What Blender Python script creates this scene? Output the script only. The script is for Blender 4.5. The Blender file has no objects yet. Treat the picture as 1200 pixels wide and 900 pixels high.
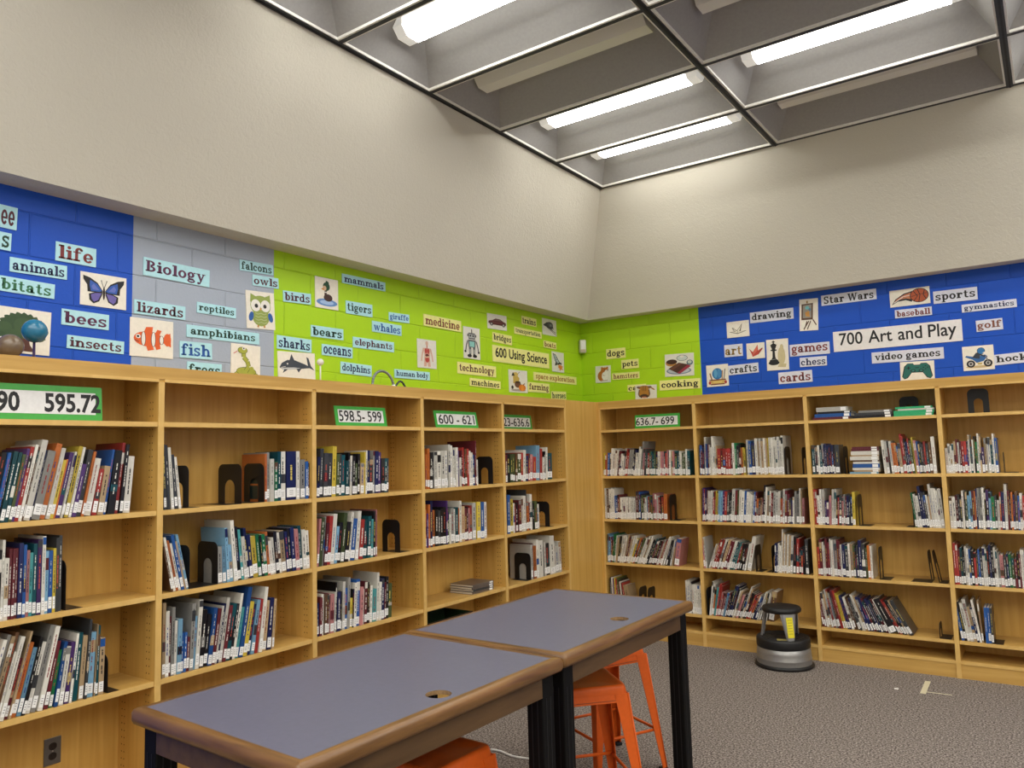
import bpy, bmesh, math, random
from mathutils import Vector, Matrix
random.seed(7)
SC = bpy.context.scene
COL = SC.collection
PI = math.pi
R = math.radians

# ---------------------------------------------------------------- camera, light, exposure
CAM_R = Vector((0.81599, 0.57740, -0.02791)).normalized()
CAM_F = Vector((-0.57309, 0.81436, 0.09153)).normalized()
CAM_R = (CAM_R - CAM_F * CAM_R.dot(CAM_F)).normalized()
CAM_U = CAM_R.cross(CAM_F)
CAM_C = Vector((3.43653, -6.22319, 1.62412))
F_PX = 900.487                       # focal length in pixels of the 1200 x 900 frame
cam = bpy.data.objects.new('camera', bpy.data.cameras.new('camera'))
COL.objects.link(cam)
m = Matrix((CAM_R, CAM_U, -CAM_F)).transposed().to_4x4()
m.translation = CAM_C
cam.matrix_world = m
cam.data.sensor_width = 36
cam.data.lens = F_PX / 1200 * 36
cam.data.clip_start = 0.05
SC.camera = cam
w = bpy.data.worlds.new('world'); SC.world = w; w.use_nodes = True
w.node_tree.nodes['Background'].inputs[0].default_value = (0.9, 0.95, 1, 1)
w.node_tree.nodes['Background'].inputs[1].default_value = 0.0
SC.view_settings.view_transform = 'Standard'
SC.view_settings.look = 'None'
SC.view_settings.gamma = 1
SC.view_settings.use_curve_mapping = False
SC.view_settings.exposure = 0.06
LAMP = 27.0                          # strength of the fluorescent lenses
LAMP_COL = (1.0, 0.97, 0.90, 1)

# ---------------------------------------------------------------- helpers
def px_u(side, x, z, off=0.02):
    """position along a bookcase run where photo column x meets its face at height z"""
    s = (x - 600) / F_PX
    P0, U = (Vector((-off, 0, z)), Vector((0, 1, 0))) if side == 'L' else (Vector((0, off, z)), Vector((1, 0, 0)))
    d = P0 - CAM_C
    k = CAM_F * s - CAM_R
    return -d.dot(k) / U.dot(k)

def wall_pt(side, x, y):
    """photo pixel -> (u, z) on the block wall behind the bookcases"""
    d = CAM_R * ((x - 600) / F_PX) - CAM_U * ((y - 450) / F_PX) + CAM_F
    if side == 'L':
        q = CAM_C + d * ((-WALL - CAM_C.x) / d.x); return q.y, q.z
    q = CAM_C + d * ((WALL - CAM_C.y) / d.y); return q.x, q.z

def nm(name, **kw):
    mt = bpy.data.materials.new(name); mt.use_nodes = True
    b = mt.node_tree.nodes['Principled BSDF']
    for k, v in kw.items():
        b.inputs[k].default_value = v
    return mt, mt.node_tree, b

_flat = {}
def flat(c, rough=0.5, metal=0.0, spec=0.4):
    key = (tuple(round(v, 4) for v in c), rough, metal, spec)
    if key not in _flat:
        mt, nt, b = nm('paint', **{'Roughness': rough, 'Metallic': metal})
        b.inputs['Specular IOR Level'].default_value = spec
        b.inputs['Base Color'].default_value = (*c, 1)
        # slight procedural mottling so that the surface is not perfectly uniform
        tc = nt.nodes.new('ShaderNodeNewGeometry'); no = nt.nodes.new('ShaderNodeTexNoise'); no.inputs['Scale'].default_value = 60
        nt.links.new(tc.outputs['Position'], no.inputs['Vector'])
        mx = nt.nodes.new('ShaderNodeMix'); mx.data_type = 'RGBA'
        mx.inputs[6].default_value = (*[v * 0.9 for v in c], 1); mx.inputs[7].default_value = (*[min(1, v * 1.1) for v in c], 1)
        nt.links.new(no.outputs[0], mx.inputs[0]); nt.links.new(mx.outputs[2], b.inputs['Base Color'])
        _flat[key] = mt
    return _flat[key]

def wood(name, c0, c1, scale, rough=0.38, spec=0.35):
    mt, nt, b = nm(name, Roughness=rough)
    b.inputs['Specular IOR Level'].default_value = spec
    g = nt.nodes.new('ShaderNodeNewGeometry'); mp = nt.nodes.new('ShaderNodeMapping'); mp.inputs['Scale'].default_value = scale
    nt.links.new(g.outputs['Position'], mp.inputs['Vector'])
    n1 = nt.nodes.new('ShaderNodeTexNoise'); n1.inputs['Scale'].default_value = 1; n1.inputs['Detail'].default_value = 5; n1.inputs['Distortion'].default_value = 0.6
    nt.links.new(mp.outputs[0], n1.inputs['Vector'])
    n2 = nt.nodes.new('ShaderNodeTexNoise'); n2.inputs['Scale'].default_value = 2.2
    nt.links.new(g.outputs['Position'], n2.inputs['Vector'])
    ad = nt.nodes.new('ShaderNodeMath'); ad.operation = 'MULTIPLY_ADD'; ad.inputs[1].default_value = 0.35; 
    nt.links.new(n2.outputs[0], ad.inputs[0]); nt.links.new(n1.outputs[0], ad.inputs[2])
    cr = nt.nodes.new('ShaderNodeValToRGB'); cr.color_ramp.elements[0].position = 0.42; cr.color_ramp.elements[1].position = 0.88
    cr.color_ramp.elements[0].color = (*c0, 1); cr.color_ramp.elements[1].color = (*c1, 1)
    nt.links.new(ad.outputs[0], cr.inputs[0]); nt.links.new(cr.outputs[0], b.inputs['Base Color'])
    bp = nt.nodes.new('ShaderNodeBump'); bp.inputs['Strength'].default_value = 0.06; bp.inputs['Distance'].default_value = 0.002
    nt.links.new(n1.outputs[0], bp.inputs['Height']); nt.links.new(bp.outputs[0], b.inputs['Normal'])
    return mt

class MB:
    """collects shapes, then links them as ONE mesh object"""
    def __init__(self):
        self.v = []; self.f = []; self.mi = []; self.mats = []; self.sm = []
    def mat(self, m):
        if m not in self.mats: self.mats.append(m)
        return self.mats.index(m)
    def poly(self, pts, m, smooth=False):
        n = len(self.v); self.v += [tuple(p) for p in pts]
        self.f.append(list(range(n, n + len(pts)))); self.mi.append(self.mat(m)); self.sm.append(smooth)
    def mesh(self, verts, faces, m, smooth=False):
        n = len(self.v); self.v += [tuple(p) for p in verts]; k = self.mat(m)
        for f in faces:
            self.f.append([i + n for i in f]); self.mi.append(k); self.sm.append(smooth)
    def box(self, x0, y0, z0, x1, y1, z1, m, M=None, bev=0.0):
        if bev > 0:
            b = bev
            bm = bmesh.new(); bmesh.ops.create_cube(bm, size=1)
            for v in bm.verts:
                v.co = Vector(((x0 + x1) / 2 + v.co.x * (x1 - x0), (y0 + y1) / 2 + v.co.y * (y1 - y0), (z0 + z1) / 2 + v.co.z * (z1 - z0)))
            bmesh.ops.bevel(bm, geom=bm.edges[:], offset=b, segments=2, affect='EDGES', profile=0.5)
            bm.verts.index_update()
            vs = [v.co.copy() for v in bm.verts]; fs = [[v.index for v in f.verts] for f in bm.faces]; bm.free()
        else:
            vs = [Vector(p) for p in ((x0, y0, z0), (x1, y0, z0), (x1, y1, z0), (x0, y1, z0), (x0, y0, z1), (x1, y0, z1), (x1, y1, z1), (x0, y1, z1))]
            fs = [(0, 3, 2, 1), (4, 5, 6, 7), (0, 1, 5, 4), (1, 2, 6, 5), (2, 3, 7, 6), (3, 0, 4, 7)]
        if M is not None: vs = [M @ v for v in vs]
        self.mesh(vs, fs, m)
    def prism(self, poly, a, b, m, fn, smooth=False):
        """extrude a 2D polygon between levels a and b; fn(u, v, w) -> point"""
        n = len(poly)
        vs = [fn(p[0], p[1], a) for p in poly] + [fn(p[0], p[1], b) for p in poly]
        fs = [list(range(n))[::-1], list(range(n, 2 * n))] + [[i, (i + 1) % n, n + (i + 1) % n, n + i] for i in range(n)]
        self.mesh(vs, fs, m, smooth)
    def lathe(self, prof, m, seg=40, c=(0, 0, 0), smooth=True):
        n = len(prof); vs = []; fs = []
        for i in range(seg):
            a = 2 * PI * i / seg
            for r, z in prof: vs.append((c[0] + r * math.cos(a), c[1] + r * math.sin(a), c[2] + z))
        for i in range(seg):
            j = (i + 1) % seg
            for k in range(n - 1): fs.append((i * n + k, j * n + k, j * n + k + 1, i * n + k + 1))
        self.mesh(vs, fs, m, smooth)
    def tube(self, pts, r, m, seg=10, smooth=True, cap=True):
        pts = [Vector(p) for p in pts]; n = len(pts); vs = []; fs = []
        up = Vector((0, 0, 1))
        for i, p in enumerate(pts):
            d = (pts[min(i + 1, n - 1)] - pts[max(i - 1, 0)]).normalized()
            a = d.cross(up)
            if a.length < 1e-3: a = d.cross(Vector((1, 0, 0)))
            a.normalize(); b = d.cross(a)
            rr = r[i] if isinstance(r, (list, tuple)) else r
            for k in range(seg):
                t = 2 * PI * k / seg; vs.append(p + a * (rr * math.cos(t)) + b * (rr * math.sin(t)))
        for i in range(n - 1):
            for k in range(seg):
                q = (k + 1) % seg; fs.append((i * seg + k, i * seg + q, (i + 1) * seg + q, (i + 1) * seg + k))
        if cap: fs += [list(range(seg))[::-1], list(range((n - 1) * seg, n * seg))]
        self.mesh(vs, fs, m, smooth)
    def build(self, name, parent=None, M=None, recalc=True):
        me = bpy.data.meshes.new(name); me.from_pydata(self.v, [], self.f)
        for mt in self.mats: me.materials.append(mt)
        me.polygons.foreach_set('material_index', self.mi); me.polygons.foreach_set('use_smooth', self.sm)
        if recalc:
            bm = bmesh.new(); bm.from_mesh(me); bmesh.ops.recalc_face_normals(bm, faces=bm.faces[:]); bm.to_mesh(me); bm.free()
        me.update()
        o = bpy.data.objects.new(name, me); COL.objects.link(o)
        if parent: o.parent = parent
        if M is not None: o.matrix_local = M
        return o

def empty(name, M):
    o = bpy.data.objects.new(name, None); COL.objects.link(o); o.empty_display_size = 0.05
    o.matrix_local = M if isinstance(M, Matrix) else Matrix.Translation(M)
    return o

def tag(o, label=None, cat=None, group=None, kind=None):
    if label: o['label'] = label
    if cat: o['category'] = cat
    if group: o['group'] = group
    if kind: o['kind'] = kind
    return o

def frame(side, u, z, off=0.0):
    """local frame of a run: x along the run to the viewer's right, y into the shelf, z up"""
    if side == 'L': return Matrix(((0, -1, 0, -off), (1, 0, 0, u), (0, 0, 1, z), (0, 0, 0, 1)))
    return Matrix(((1, 0, 0, u), (0, 1, 0, off), (0, 0, 1, z), (0, 0, 0, 1)))

ORD = ['', 'first', 'second', 'third', 'fourth', 'fifth', 'sixth', 'seventh', 'eighth', 'ninth', 'tenth', 'eleventh', 'twelfth', 'thirteenth',
       'fourteenth', 'fifteenth', 'sixteenth', 'seventeenth', 'eighteenth', 'nineteenth', 'twentieth'] + \
      ['twenty-' + s for s in ('first', 'second', 'third', 'fourth', 'fifth', 'sixth', 'seventh', 'eighth', 'ninth')] + ['thirtieth'] + \
      ['thirty-' + s for s in ('first', 'second', 'third', 'fourth', 'fifth', 'sixth', 'seventh', 'eighth', 'ninth')]

# ---------------------------------------------------------------- room measures (metres)
WALL = 0.33            # block walls: x = -WALL and y = +WALL
SOF = 2.895            # underside of the plaster overhang
CEIL = 4.0
XL, YR = 0.25, -0.215  # where the sloped plaster meets the ceiling grid
XE, YE = 8.1, -9.0    # far walls behind the camera
UW = 0.914             # bookcase width
YL = -0.5646           # end of the left run
XR = 0.023             # start of the right run
TOPZ, HB = 2.083, 2.0114
DEPTH = 0.305
ZL = [1.8228, 1.4104, 1.0256, 0.6414]
ZR = [1.8228, 1.4069, 1.0215, 0.6363, 0.2541]
BASE = 0.1192

# ---------------------------------------------------------------- materials
MAPLE = ((0.54, 0.305, 0.066), (0.67, 0.41, 0.112))
wood_v = wood('maple_upright', *MAPLE, (30, 30, 1.6))
MAPLE_H = ((0.48, 0.275, 0.066), (0.60, 0.37, 0.11))
wood_hl = wood('maple_shelf', *MAPLE_H, (30, 1.6, 30))
wood_hr = wood('maple_shelf_cross', *MAPLE_H, (1.6, 30, 30))
wood_lip = wood('maple_edge', (0.62, 0.385, 0.115), (0.72, 0.475, 0.165), (12, 12, 12))
hole_m = flat((0.05, 0.025, 0.008), 0.8)
black_m = flat((0.008, 0.008, 0.009), 0.42)
blacksat = flat((0.006, 0.006, 0.007), 0.55)
white_m = flat((0.75, 0.74, 0.70), 0.5)
chrome = flat((0.55, 0.55, 0.56), 0.32, 1.0)

def block_mat(name, c, side):
    mt, nt, b = nm(name, Roughness=0.42)
    b.inputs['Specular IOR Level'].default_value = 0.3
    b.inputs['Base Color'].default_value = (*c, 1)
    g = nt.nodes.new('ShaderNodeNewGeometry'); sx = nt.nodes.new('ShaderNodeSeparateXYZ'); nt.links.new(g.outputs['Position'], sx.inputs[0])
    cx = nt.nodes.new('ShaderNodeCombineXYZ')
    nt.links.new(sx.outputs['Y' if side == 'L' else 'X'], cx.inputs[0])
    a = nt.nodes.new('ShaderNodeMath'); a.inputs[1].default_value = -0.148 + 0.2032 * 4; nt.links.new(sx.outputs['Z'], a.inputs[0]); nt.links.new(a.outputs[0], cx.inputs[1])
    br = nt.nodes.new('ShaderNodeTexBrick'); br.inputs['Scale'].default_value = 1; br.inputs['Brick Width'].default_value = 0.4064; br.inputs['Row Height'].default_value = 0.2032
    br.inputs['Mortar Size'].default_value = 0.005; br.inputs['Mortar Smooth'].default_value = 0.6; br.offset = 0.5
    br.inputs['Color1'].default_value = (1, 1, 1, 1); br.inputs['Color2'].default_value = (1, 1, 1, 1); br.inputs['Mortar'].default_value = (0, 0, 0, 1)
    nt.links.new(cx.outputs[0], br.inputs['Vector'])
    no = nt.nodes.new('ShaderNodeTexNoise'); no.inputs['Scale'].default_value = 55; no.inputs['Detail'].default_value = 4; nt.links.new(g.outputs['Position'], no.inputs['Vector'])
    h = nt.nodes.new('ShaderNodeMath'); h.operation = 'MULTIPLY_ADD'; h.inputs[1].default_value = 0.22
    nt.links.new(no.outputs[0], h.inputs[0]); nt.links.new(br.outputs[0], h.inputs[2])
    bp = nt.nodes.new('ShaderNodeBump'); bp.inputs['Strength'].default_value = 0.8; bp.inputs['Distance'].default_value = 0.006
    nt.links.new(h.outputs[0], bp.inputs['Height']); nt.links.new(bp.outputs[0], b.inputs['Normal'])
    return mt

def plaster(name, c, sc=38, st=0.35):
    mt, nt, b = nm(name, Roughness=0.8)
    b.inputs['Specular IOR Level'].default_value = 0.15
    b.inputs['Base Color'].default_value = (*c, 1)
    g = nt.nodes.new('ShaderNodeNewGeometry')
    no = nt.nodes.new('ShaderNodeTexNoise'); no.inputs['Scale'].default_value = sc; no.inputs['Detail'].default_value = 5; no.inputs['Distortion'].default_value = 1.2
    nt.links.new(g.outputs['Position'], no.inputs['Vector'])
    bp = nt.nodes.new('ShaderNodeBump'); bp.inputs['Strength'].default_value = st; bp.inputs['Distance'].default_value = 0.008
    nt.links.new(no.outputs[0], bp.inputs['Height']); nt.links.new(bp.outputs[0], b.inputs['Normal'])
    n2 = nt.nodes.new('ShaderNodeTexNoise'); n2.inputs['Scale'].default_value = 1.3; n2.inputs['Detail'].default_value = 3; nt.links.new(g.outputs['Position'], n2.inputs['Vector'])
    mx = nt.nodes.new('ShaderNodeMix'); mx.data_type = 'RGBA'; mx.inputs[6].default_value = (*[v * 0.95 for v in c], 1); mx.inputs[7].default_value = (*[v * 1.04 for v in c], 1)
    nt.links.new(n2.outputs[0], mx.inputs[0]); nt.links.new(mx.outputs[2], b.inputs['Base Color'])
    return mt

GREEN = (0.385, 0.64, 0.014); BLUE = (0.009, 0.078, 0.50); GREY = (0.36, 0.41, 0.50)
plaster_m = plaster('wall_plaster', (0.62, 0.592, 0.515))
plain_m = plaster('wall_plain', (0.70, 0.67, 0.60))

def carpet():
    mt, nt, b = nm('carpet', Roughness=0.95)
    b.inputs['Specular IOR Level'].default_value = 0.1
    g = nt.nodes.new('ShaderNodeNewGeometry')
    no = nt.nodes.new('ShaderNodeTexNoise'); no.inputs['Scale'].default_value = 95; no.inputs['Detail'].default_value = 3; no.inputs['Roughness'].default_value = 0.75
    nt.links.new(g.outputs['Position'], no.inputs['Vector'])
    cr = nt.nodes.new('ShaderNodeValToRGB'); e = cr.color_ramp.elements
    e[0].position = 0.40; e[0].color = (0.060, 0.047, 0.040, 1); e[1].position = 0.64; e[1].color = (0.43, 0.375, 0.335, 1)
    k = e.new(0.5); k.color = (0.195, 0.165, 0.145, 1)
    nt.links.new(no.outputs[0], cr.inputs[0]); nt.links.new(cr.outputs[0], b.inputs['Base Color'])
    bp = nt.nodes.new('ShaderNodeBump'); bp.inputs['Strength'].default_value = 0.6; bp.inputs['Distance'].default_value = 0.006
    nt.links.new(no.outputs[0], bp.inputs['Height']); nt.links.new(bp.outputs[0], b.inputs['Normal'])
    return mt
carpet_m = carpet()

# ---------------------------------------------------------------- room shell
b = MB(); b.box(-WALL, YE, -0.1, XE, WALL, 0, carpet_m); tag(b.build('floor'), kind='structure')
def wall_quads(side, cuts, mats, far):
    b = MB()
    for (a, c), mt in zip(zip(cuts[:-1], cuts[1:]), mats):
        if side == 'L': b.box(-WALL - 0.12, a, 0, -WALL, c, SOF + 0.02, mt)
        else: b.box(a, WALL, 0, c, WALL + 0.12, SOF + 0.02, mt)
    return tag(b.build('wall_left' if side == 'L' else 'wall_right'), kind='structure')
wall_quads('L', [YE, -4.1905, -3.3254, WALL + 0.12], [block_mat('blue_block', BLUE, 'L'), block_mat('grey_block', GREY, 'L'), block_mat('green_block', GREEN, 'L')], YE)
wall_quads('R', [-WALL, 0.8932, XE], [block_mat('green_block_cross', GREEN, 'R'), block_mat('blue_block_cross', BLUE, 'R')], XE)
def overhang(side):
    b = MB(); e = 0.17; lo, hi = (YE, XE)
    def P(u, d, z): return (d, u, z) if side == 'L' else (u, -d, z)
    # d = distance from the run's zero plane into the room; lower lip at d = -e (left) / y = 0.2 (right)
    if side == 'L':
        pts = [(-0.17, SOF), (XL, CEIL + 0.02), (-0.45, CEIL + 0.3), (-0.45, SOF)]
        u0 = lambda d, z: 0.2 - (0.2 - YR) * (d + 0.17) / (XL + 0.17) if d > -0.4 else WALL + 0.12
        a = [(d, YE, z) for d, z in pts]; c = [(d, u0(d, z), z) for d, z in pts]
    else:
        pts = [(0.2, SOF), (YR, CEIL + 0.02), (0.45, CEIL + 0.3), (0.45, SOF)]
        u0 = lambda d, z: -0.17 + (XL + 0.17) * (0.2 - d) / (0.2 - YR) if d < 0.4 else -WALL - 0.12
        a = [(u0(d, z), d, z) for d, z in pts]; c = [(XE, d, z) for d, z in pts]
    n = 4
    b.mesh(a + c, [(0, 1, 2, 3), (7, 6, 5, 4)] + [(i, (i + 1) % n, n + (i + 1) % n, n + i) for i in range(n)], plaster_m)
    return tag(b.build('wall_left_overhang' if side == 'L' else 'wall_right_overhang'), kind='structure')
overhang('L'); overhang('R')
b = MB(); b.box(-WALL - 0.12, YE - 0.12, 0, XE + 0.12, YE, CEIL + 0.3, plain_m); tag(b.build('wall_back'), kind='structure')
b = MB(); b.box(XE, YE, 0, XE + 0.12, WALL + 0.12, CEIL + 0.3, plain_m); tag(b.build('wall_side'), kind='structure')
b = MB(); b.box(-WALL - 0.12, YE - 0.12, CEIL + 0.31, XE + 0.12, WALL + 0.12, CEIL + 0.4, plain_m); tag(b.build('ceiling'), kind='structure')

# ceiling grid rails
MX, MY, NC, NR = 1.555, 0.780, 5, 11
rail_m = flat((0.022, 0.024, 0.032), 0.5)
railk_m = flat((0.010, 0.010, 0.013), 0.6)
b = MB()
for i in range(NC + 1):
    x = XL + i * MX; wd = 0.022 if i else 0.03
    b.box(x - wd, YR - NR * MY, CEIL - 0.012, x + wd * 0.8, YR + 0.02, CEIL + 0.05, rail_m)
    b.box(x - 0.006, YR - NR * MY, CEIL - 0.016, x + 0.006, YR + 0.01, CEIL - 0.011, railk_m)
for j in range(NR + 1):
    y = YR - j * MY
    b.box(XL - 0.02, y - 0.014, CEIL - 0.010, XL + NC * MX, y + (0.014 if j else 0.03), CEIL + 0.05, rail_m)
tag(b.build('trim_1'), kind='structure')
# plain ceiling strips beside the grid
b = MB()
b.box(XL + NC * MX, YE, CEIL, XE, YR + 0.1, CEIL + 0.04, plain_m); b.box(XL - 0.1, YE, CEIL, XE, YR - NR * MY, CEIL + 0.04, plain_m)
tag(b.build('ceiling_border'), kind='structure')

# ---------------------------------------------------------------- recessed fluorescent lights
refl_m = flat((0.34, 0.335, 0.33), 0.6)
lip_m = flat((0.88, 0.87, 0.82), 0.4)
def lens_mat(name, e):
    mt, nt, bb = nm(name, Roughness=0.3)
    bb.inputs['Base Color'].default_value = (0.80, 0.79, 0.74, 1)
    if e: bb.inputs['Emission Color'].default_value = LAMP_COL; bb.inputs['Emission Strength'].default_value = e
    tc = nt.nodes.new('ShaderNodeNewGeometry'); wv = nt.nodes.new('ShaderNodeTexNoise'); wv.inputs['Scale'].default_value = 300
    nt.links.new(tc.outputs['Position'], wv.inputs['Vector'])
    bp = nt.nodes.new('ShaderNodeBump'); bp.inputs['Strength'].default_value = 0.15; nt.links.new(wv.outputs[0], bp.inputs['Height']); nt.links.new(bp.outputs[0], bb.inputs['Normal'])
    return mt
lens_on = lens_mat('lens_lit', LAMP); lens_cham = lens_mat('lens_bend', LAMP * 0.18); lens_side = lens_mat('lens_side', LAMP * 0.04); lens_off = lens_mat('lens_dark', 0); lens_end = lens_mat('lens_end', 0); lens_glow = lens_mat('lens_end_lit', LAMP * 0.012)
HX, HY = MX / 2 - 0.024, MY / 2 - 0.018
def light_meshes():
    out = {}
    b = MB()                                           # thin bright lip around the opening
    for s in (-1, 1):
        b.box(-HX, s * HY - 0.009, -0.008, HX, s * HY + 0.006, 0.018, lip_m)
        b.box(s * HX - 0.009, -HY, -0.008, s * HX + 0.006, HY, 0.018, lip_m)
    out['frame'] = b
    b = MB(); tx, ty, tz = HX - 0.19, 0.11, 0.25      # sloping reflector sides
    lo = [(-HX, -HY, 0), (HX, -HY, 0), (HX, HY, 0), (-HX, HY, 0)]; hi = [(-tx, -ty, tz), (tx, -ty, tz), (tx, ty, tz), (-tx, ty, tz)]
    b.mesh(lo + hi, [(0, 1, 5, 4), (1, 2, 6, 5), (2, 3, 7, 6), (3, 0, 4, 7), (4, 5, 6, 7)], refl_m)
    out['reflector'] = b
    prof = [(-0.095, 0.25), (-0.095, 0.165), (-0.05, 0.115), (0.05, 0.115), (0.095, 0.165), (0.095, 0.25)]
    return out, prof
LB, LPROF = light_meshes()
LX = HX - 0.13
_lm = {}
def ceiling_light(ci, rj, lit, label, group):
    t = empty('ceiling_light', Vector((XL + (ci + 0.5) * MX, YR - (rj + 0.5) * MY, CEIL)))
    tag(t, label, 'ceiling light', group)
    for nme, mb in LB.items():
        if nme not in _lm:
            _lm[nme] = mb.build(nme, t, recalc=True)
        else:
            o = _lm[nme].copy(); COL.objects.link(o); o.parent = t
    fn = lambda y, z, x: (x, y, z)
    key = ('lens', lit)
    if key not in _lm:
        b = MB(); xa, xb = -LX + 0.07, LX - 0.07
        for (ya, za), (yb, zb), mt in zip(LPROF[:-1], LPROF[1:], (lens_side, lens_cham, lens_on, lens_cham, lens_side)):
            b.poly([(xa, ya, za), (xb, ya, za), (xb, yb, zb), (xa, yb, zb)], mt if lit else lens_off)
        _lm[key] = b.build('lens', t)
    else:
        o = _lm[key].copy(); COL.objects.link(o); o.parent = t
    for s in (-1, 1):
        k2 = ('end', s, lit)
        if k2 not in _lm:
            b = MB(); b.prism(LPROF, s * (LX - 0.07), s * LX, lens_glow if lit else lens_end, fn); _lm[k2] = b.build('lens_end', t)
        else:
            o = _lm[k2].copy(); COL.objects.link(o); o.parent = t
DARK = {(0, 2), (1, 0), (1, 2), (2, 4), (1, 5), (3, 3), (0, 5), (1, 4)}  # some out-of-view fixtures are switched off to even the upper wall brightness
CN = ['column beside the left slope', 'second column from left', 'third column from left', 'fourth column from left', 'fifth column from left']
for ci in range(NC):  # fixtures outside the view are added for the light they give the shelves
    for rj in range(NR):
        lit = (ci, rj) not in DARK
        ceiling_light(ci, rj, lit, ('glowing' if lit else 'unlit grey') + ' recessed ceiling light, ' + ORD[rj + 1] + ' from the right slope, ' + CN[ci],
                      'recessed fluorescent ceiling lights')

# ---------------------------------------------------------------- bookcases
def bookcase(side, u0, zs, label, group, holes=True):
    """u0 = left end of the unit as the viewer sees it"""
    t = empty('bookcase', frame(side, u0, 0)); tag(t, label, 'bookcase', group)
    ws = wood_hl if side == 'L' else wood_hr
    S = 0.0145
    for k in (0, 1):
        x0, x1 = (0, S) if k == 0 else (UW - S, UW)
        b = MB(); b.box(x0, 0, 0, x1, DEPTH + 0.012, TOPZ, wood_v)
        b.box(x0, -0.004, 0, x1, 0.0, HB, wood_lip)
        if holes:
            xi = x1 + 0.0004 if k == 0 else x0 - 0.0004
            for y in (0.045, 0.25):
                for dy in ((0, 0.022) if side == 'L' else (0,)):
                    n = 0
                    for i in range(int((HB - 0.22) / 0.032)):
                        z = 0.19 + i * 0.032
                        if min(abs(z - q + 0.01) for q in zs) < 0.02: continue
                        r = 0.0036
                        ps = [(xi, y + dy + r * math.cos(a * PI / 3), z + r * math.sin(a * PI / 3)) for a in range(6)]
                        b.poly(ps, hole_m)
        b.build('side_panel', t, recalc=False)
    b = MB(); b.box(S, DEPTH - 0.0, BASE - 0.02, UW - S, DEPTH + 0.012, TOPZ, wood_v); b.build('back_panel', t)
    b = MB(); b.box(S, 0, TOPZ - 0.018, UW - S, DEPTH, TOPZ, ws); b.build('top_panel', t)
    b = MB(); b.box(0.0, -0.004, HB + 0.014, UW, 0.015, TOPZ, ws); b.box(S, -0.006, HB, UW - S, 0.015, HB + 0.014, wood_lip); b.build('header_board', t)
    for z in zs:
        b = MB(); b.box(S + 0.001, 0.004, z - 0.021, UW - S - 0.001, DEPTH - 0.002, z, ws)
        b.box(S + 0.001, 0.0, z - 0.022, UW - S - 0.001, 0.004, z + 0.0005, wood_lip); b.build('shelf', t)
    b = MB(); b.box(S, 0.004, BASE - 0.022, UW - S, DEPTH, BASE, ws); b.box(S, 0.0, BASE - 0.022, UW - S, 0.004, BASE, wood_lip); b.build('bottom_shelf', t)
    b = MB(); b.box(S, 0.004, 0, UW - S, 0.02, BASE - 0.022, ws); b.build('kick_board', t)
    return t
LUN = ['leftmost bookcase', 'second bookcase from left', 'third bookcase from left', 'fourth bookcase from left', 'last left-wall bookcase']
RUN = ['first right-wall bookcase', 'second right-wall bookcase', 'third right-wall bookcase', 'rightmost bookcase']
LLAB = ['maple bookcase at far left holding the large 590 595.72 sign', 'maple bookcase under the owl and snake pictures, empty top shelf and three bookends',
        'maple bookcase with the 598.5-599 sign, under the white ball on a stick', 'maple bookcase with the 600 - 621 sign and a stack of grey books',
        'maple bookcase at the left wall end beside the corner panel, sign ending 636.6']
RLAB = ['maple bookcase with the 636.7-699 sign, next to the corner panel', 'maple bookcase behind the round step stool, empty top shelf',
        'maple bookcase with lying green folders on its top shelf', 'maple bookcase at far right with one bookend on its top shelf']
for i in range(5):
    bookcase('L', YL - (5 - i) * UW, ZL, LLAB[i], 'maple bookcases along the left wall')
for i in range(4):
    bookcase('R', XR + i * UW, ZR, RLAB[i], 'maple bookcases along the right wall')
b = MB(); b.box(-0.018, YL + 0.001, 0, 0.0, 0.0, TOPZ, wood_v); b.box(-0.018, YL + 0.001, 0, 0.004, YL + 0.012, TOPZ, wood_lip)
b.box(0.0, -0.0, 0, XR - 0.001, 0.018, TOPZ, wood_v)
t = b.build('corner_panel')
tag(t, 'plain maple panel closing the corner between the two bookcase runs', 'panel')

# ---------------------------------------------------------------- slab-serif lettering
S_, T_ = 0.37, 0.20
def g_rect(x0, y0, x1, y1): return [[(x0, y0), (x1, y0), (x1, y1), (x0, y1)]]
def g_ring(cx, cy, rx, ry, a0=0, a1=360, tv=0.31, th=T_, n=20):
    out = []
    n = max(5, int(n * abs(a1 - a0) / 360))
    for i in range(n):
        p = []
        for a, inn in ((a0 + (a1 - a0) * i / n, 0), (a0 + (a1 - a0) * (i + 1) / n, 0), (a0 + (a1 - a0) * (i + 1) / n, 1), (a0 + (a1 - a0) * i / n, 1)):
            x, y = (rx, ry) if not inn else (max(rx - tv, 0.01), max(ry - th, 0.01))
            p.append((cx + x * math.cos(R(a)), cy + y * math.sin(R(a))))
        out.append(p)
    return out
def g_disc(cx, cy, r, n=12): return [[(cx + r * math.cos(2 * PI * i / n), cy + r * math.sin(2 * PI * i / n)) for i in range(n)]]
def g_q(*p): return [list(p)]
SF = 0.18
def _stem(x, top, foot=True, cap=True):
    o = g_rect(x, 0, x + S_, top)
    if cap: o += g_rect(x - 0.16, top - SF, x + S_, top)
    if foot: o += g_rect(x - 0.14, 0, x + S_ + 0.14, SF)
    return o
def _arch(x): return g_ring(x + 0.36, 0.55, 0.47, 0.45, 0, 150) + g_rect(x + 0.53, 0, x + 0.83, 0.6) + g_rect(x + 0.40, 0, x + 0.97, SF)
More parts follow.
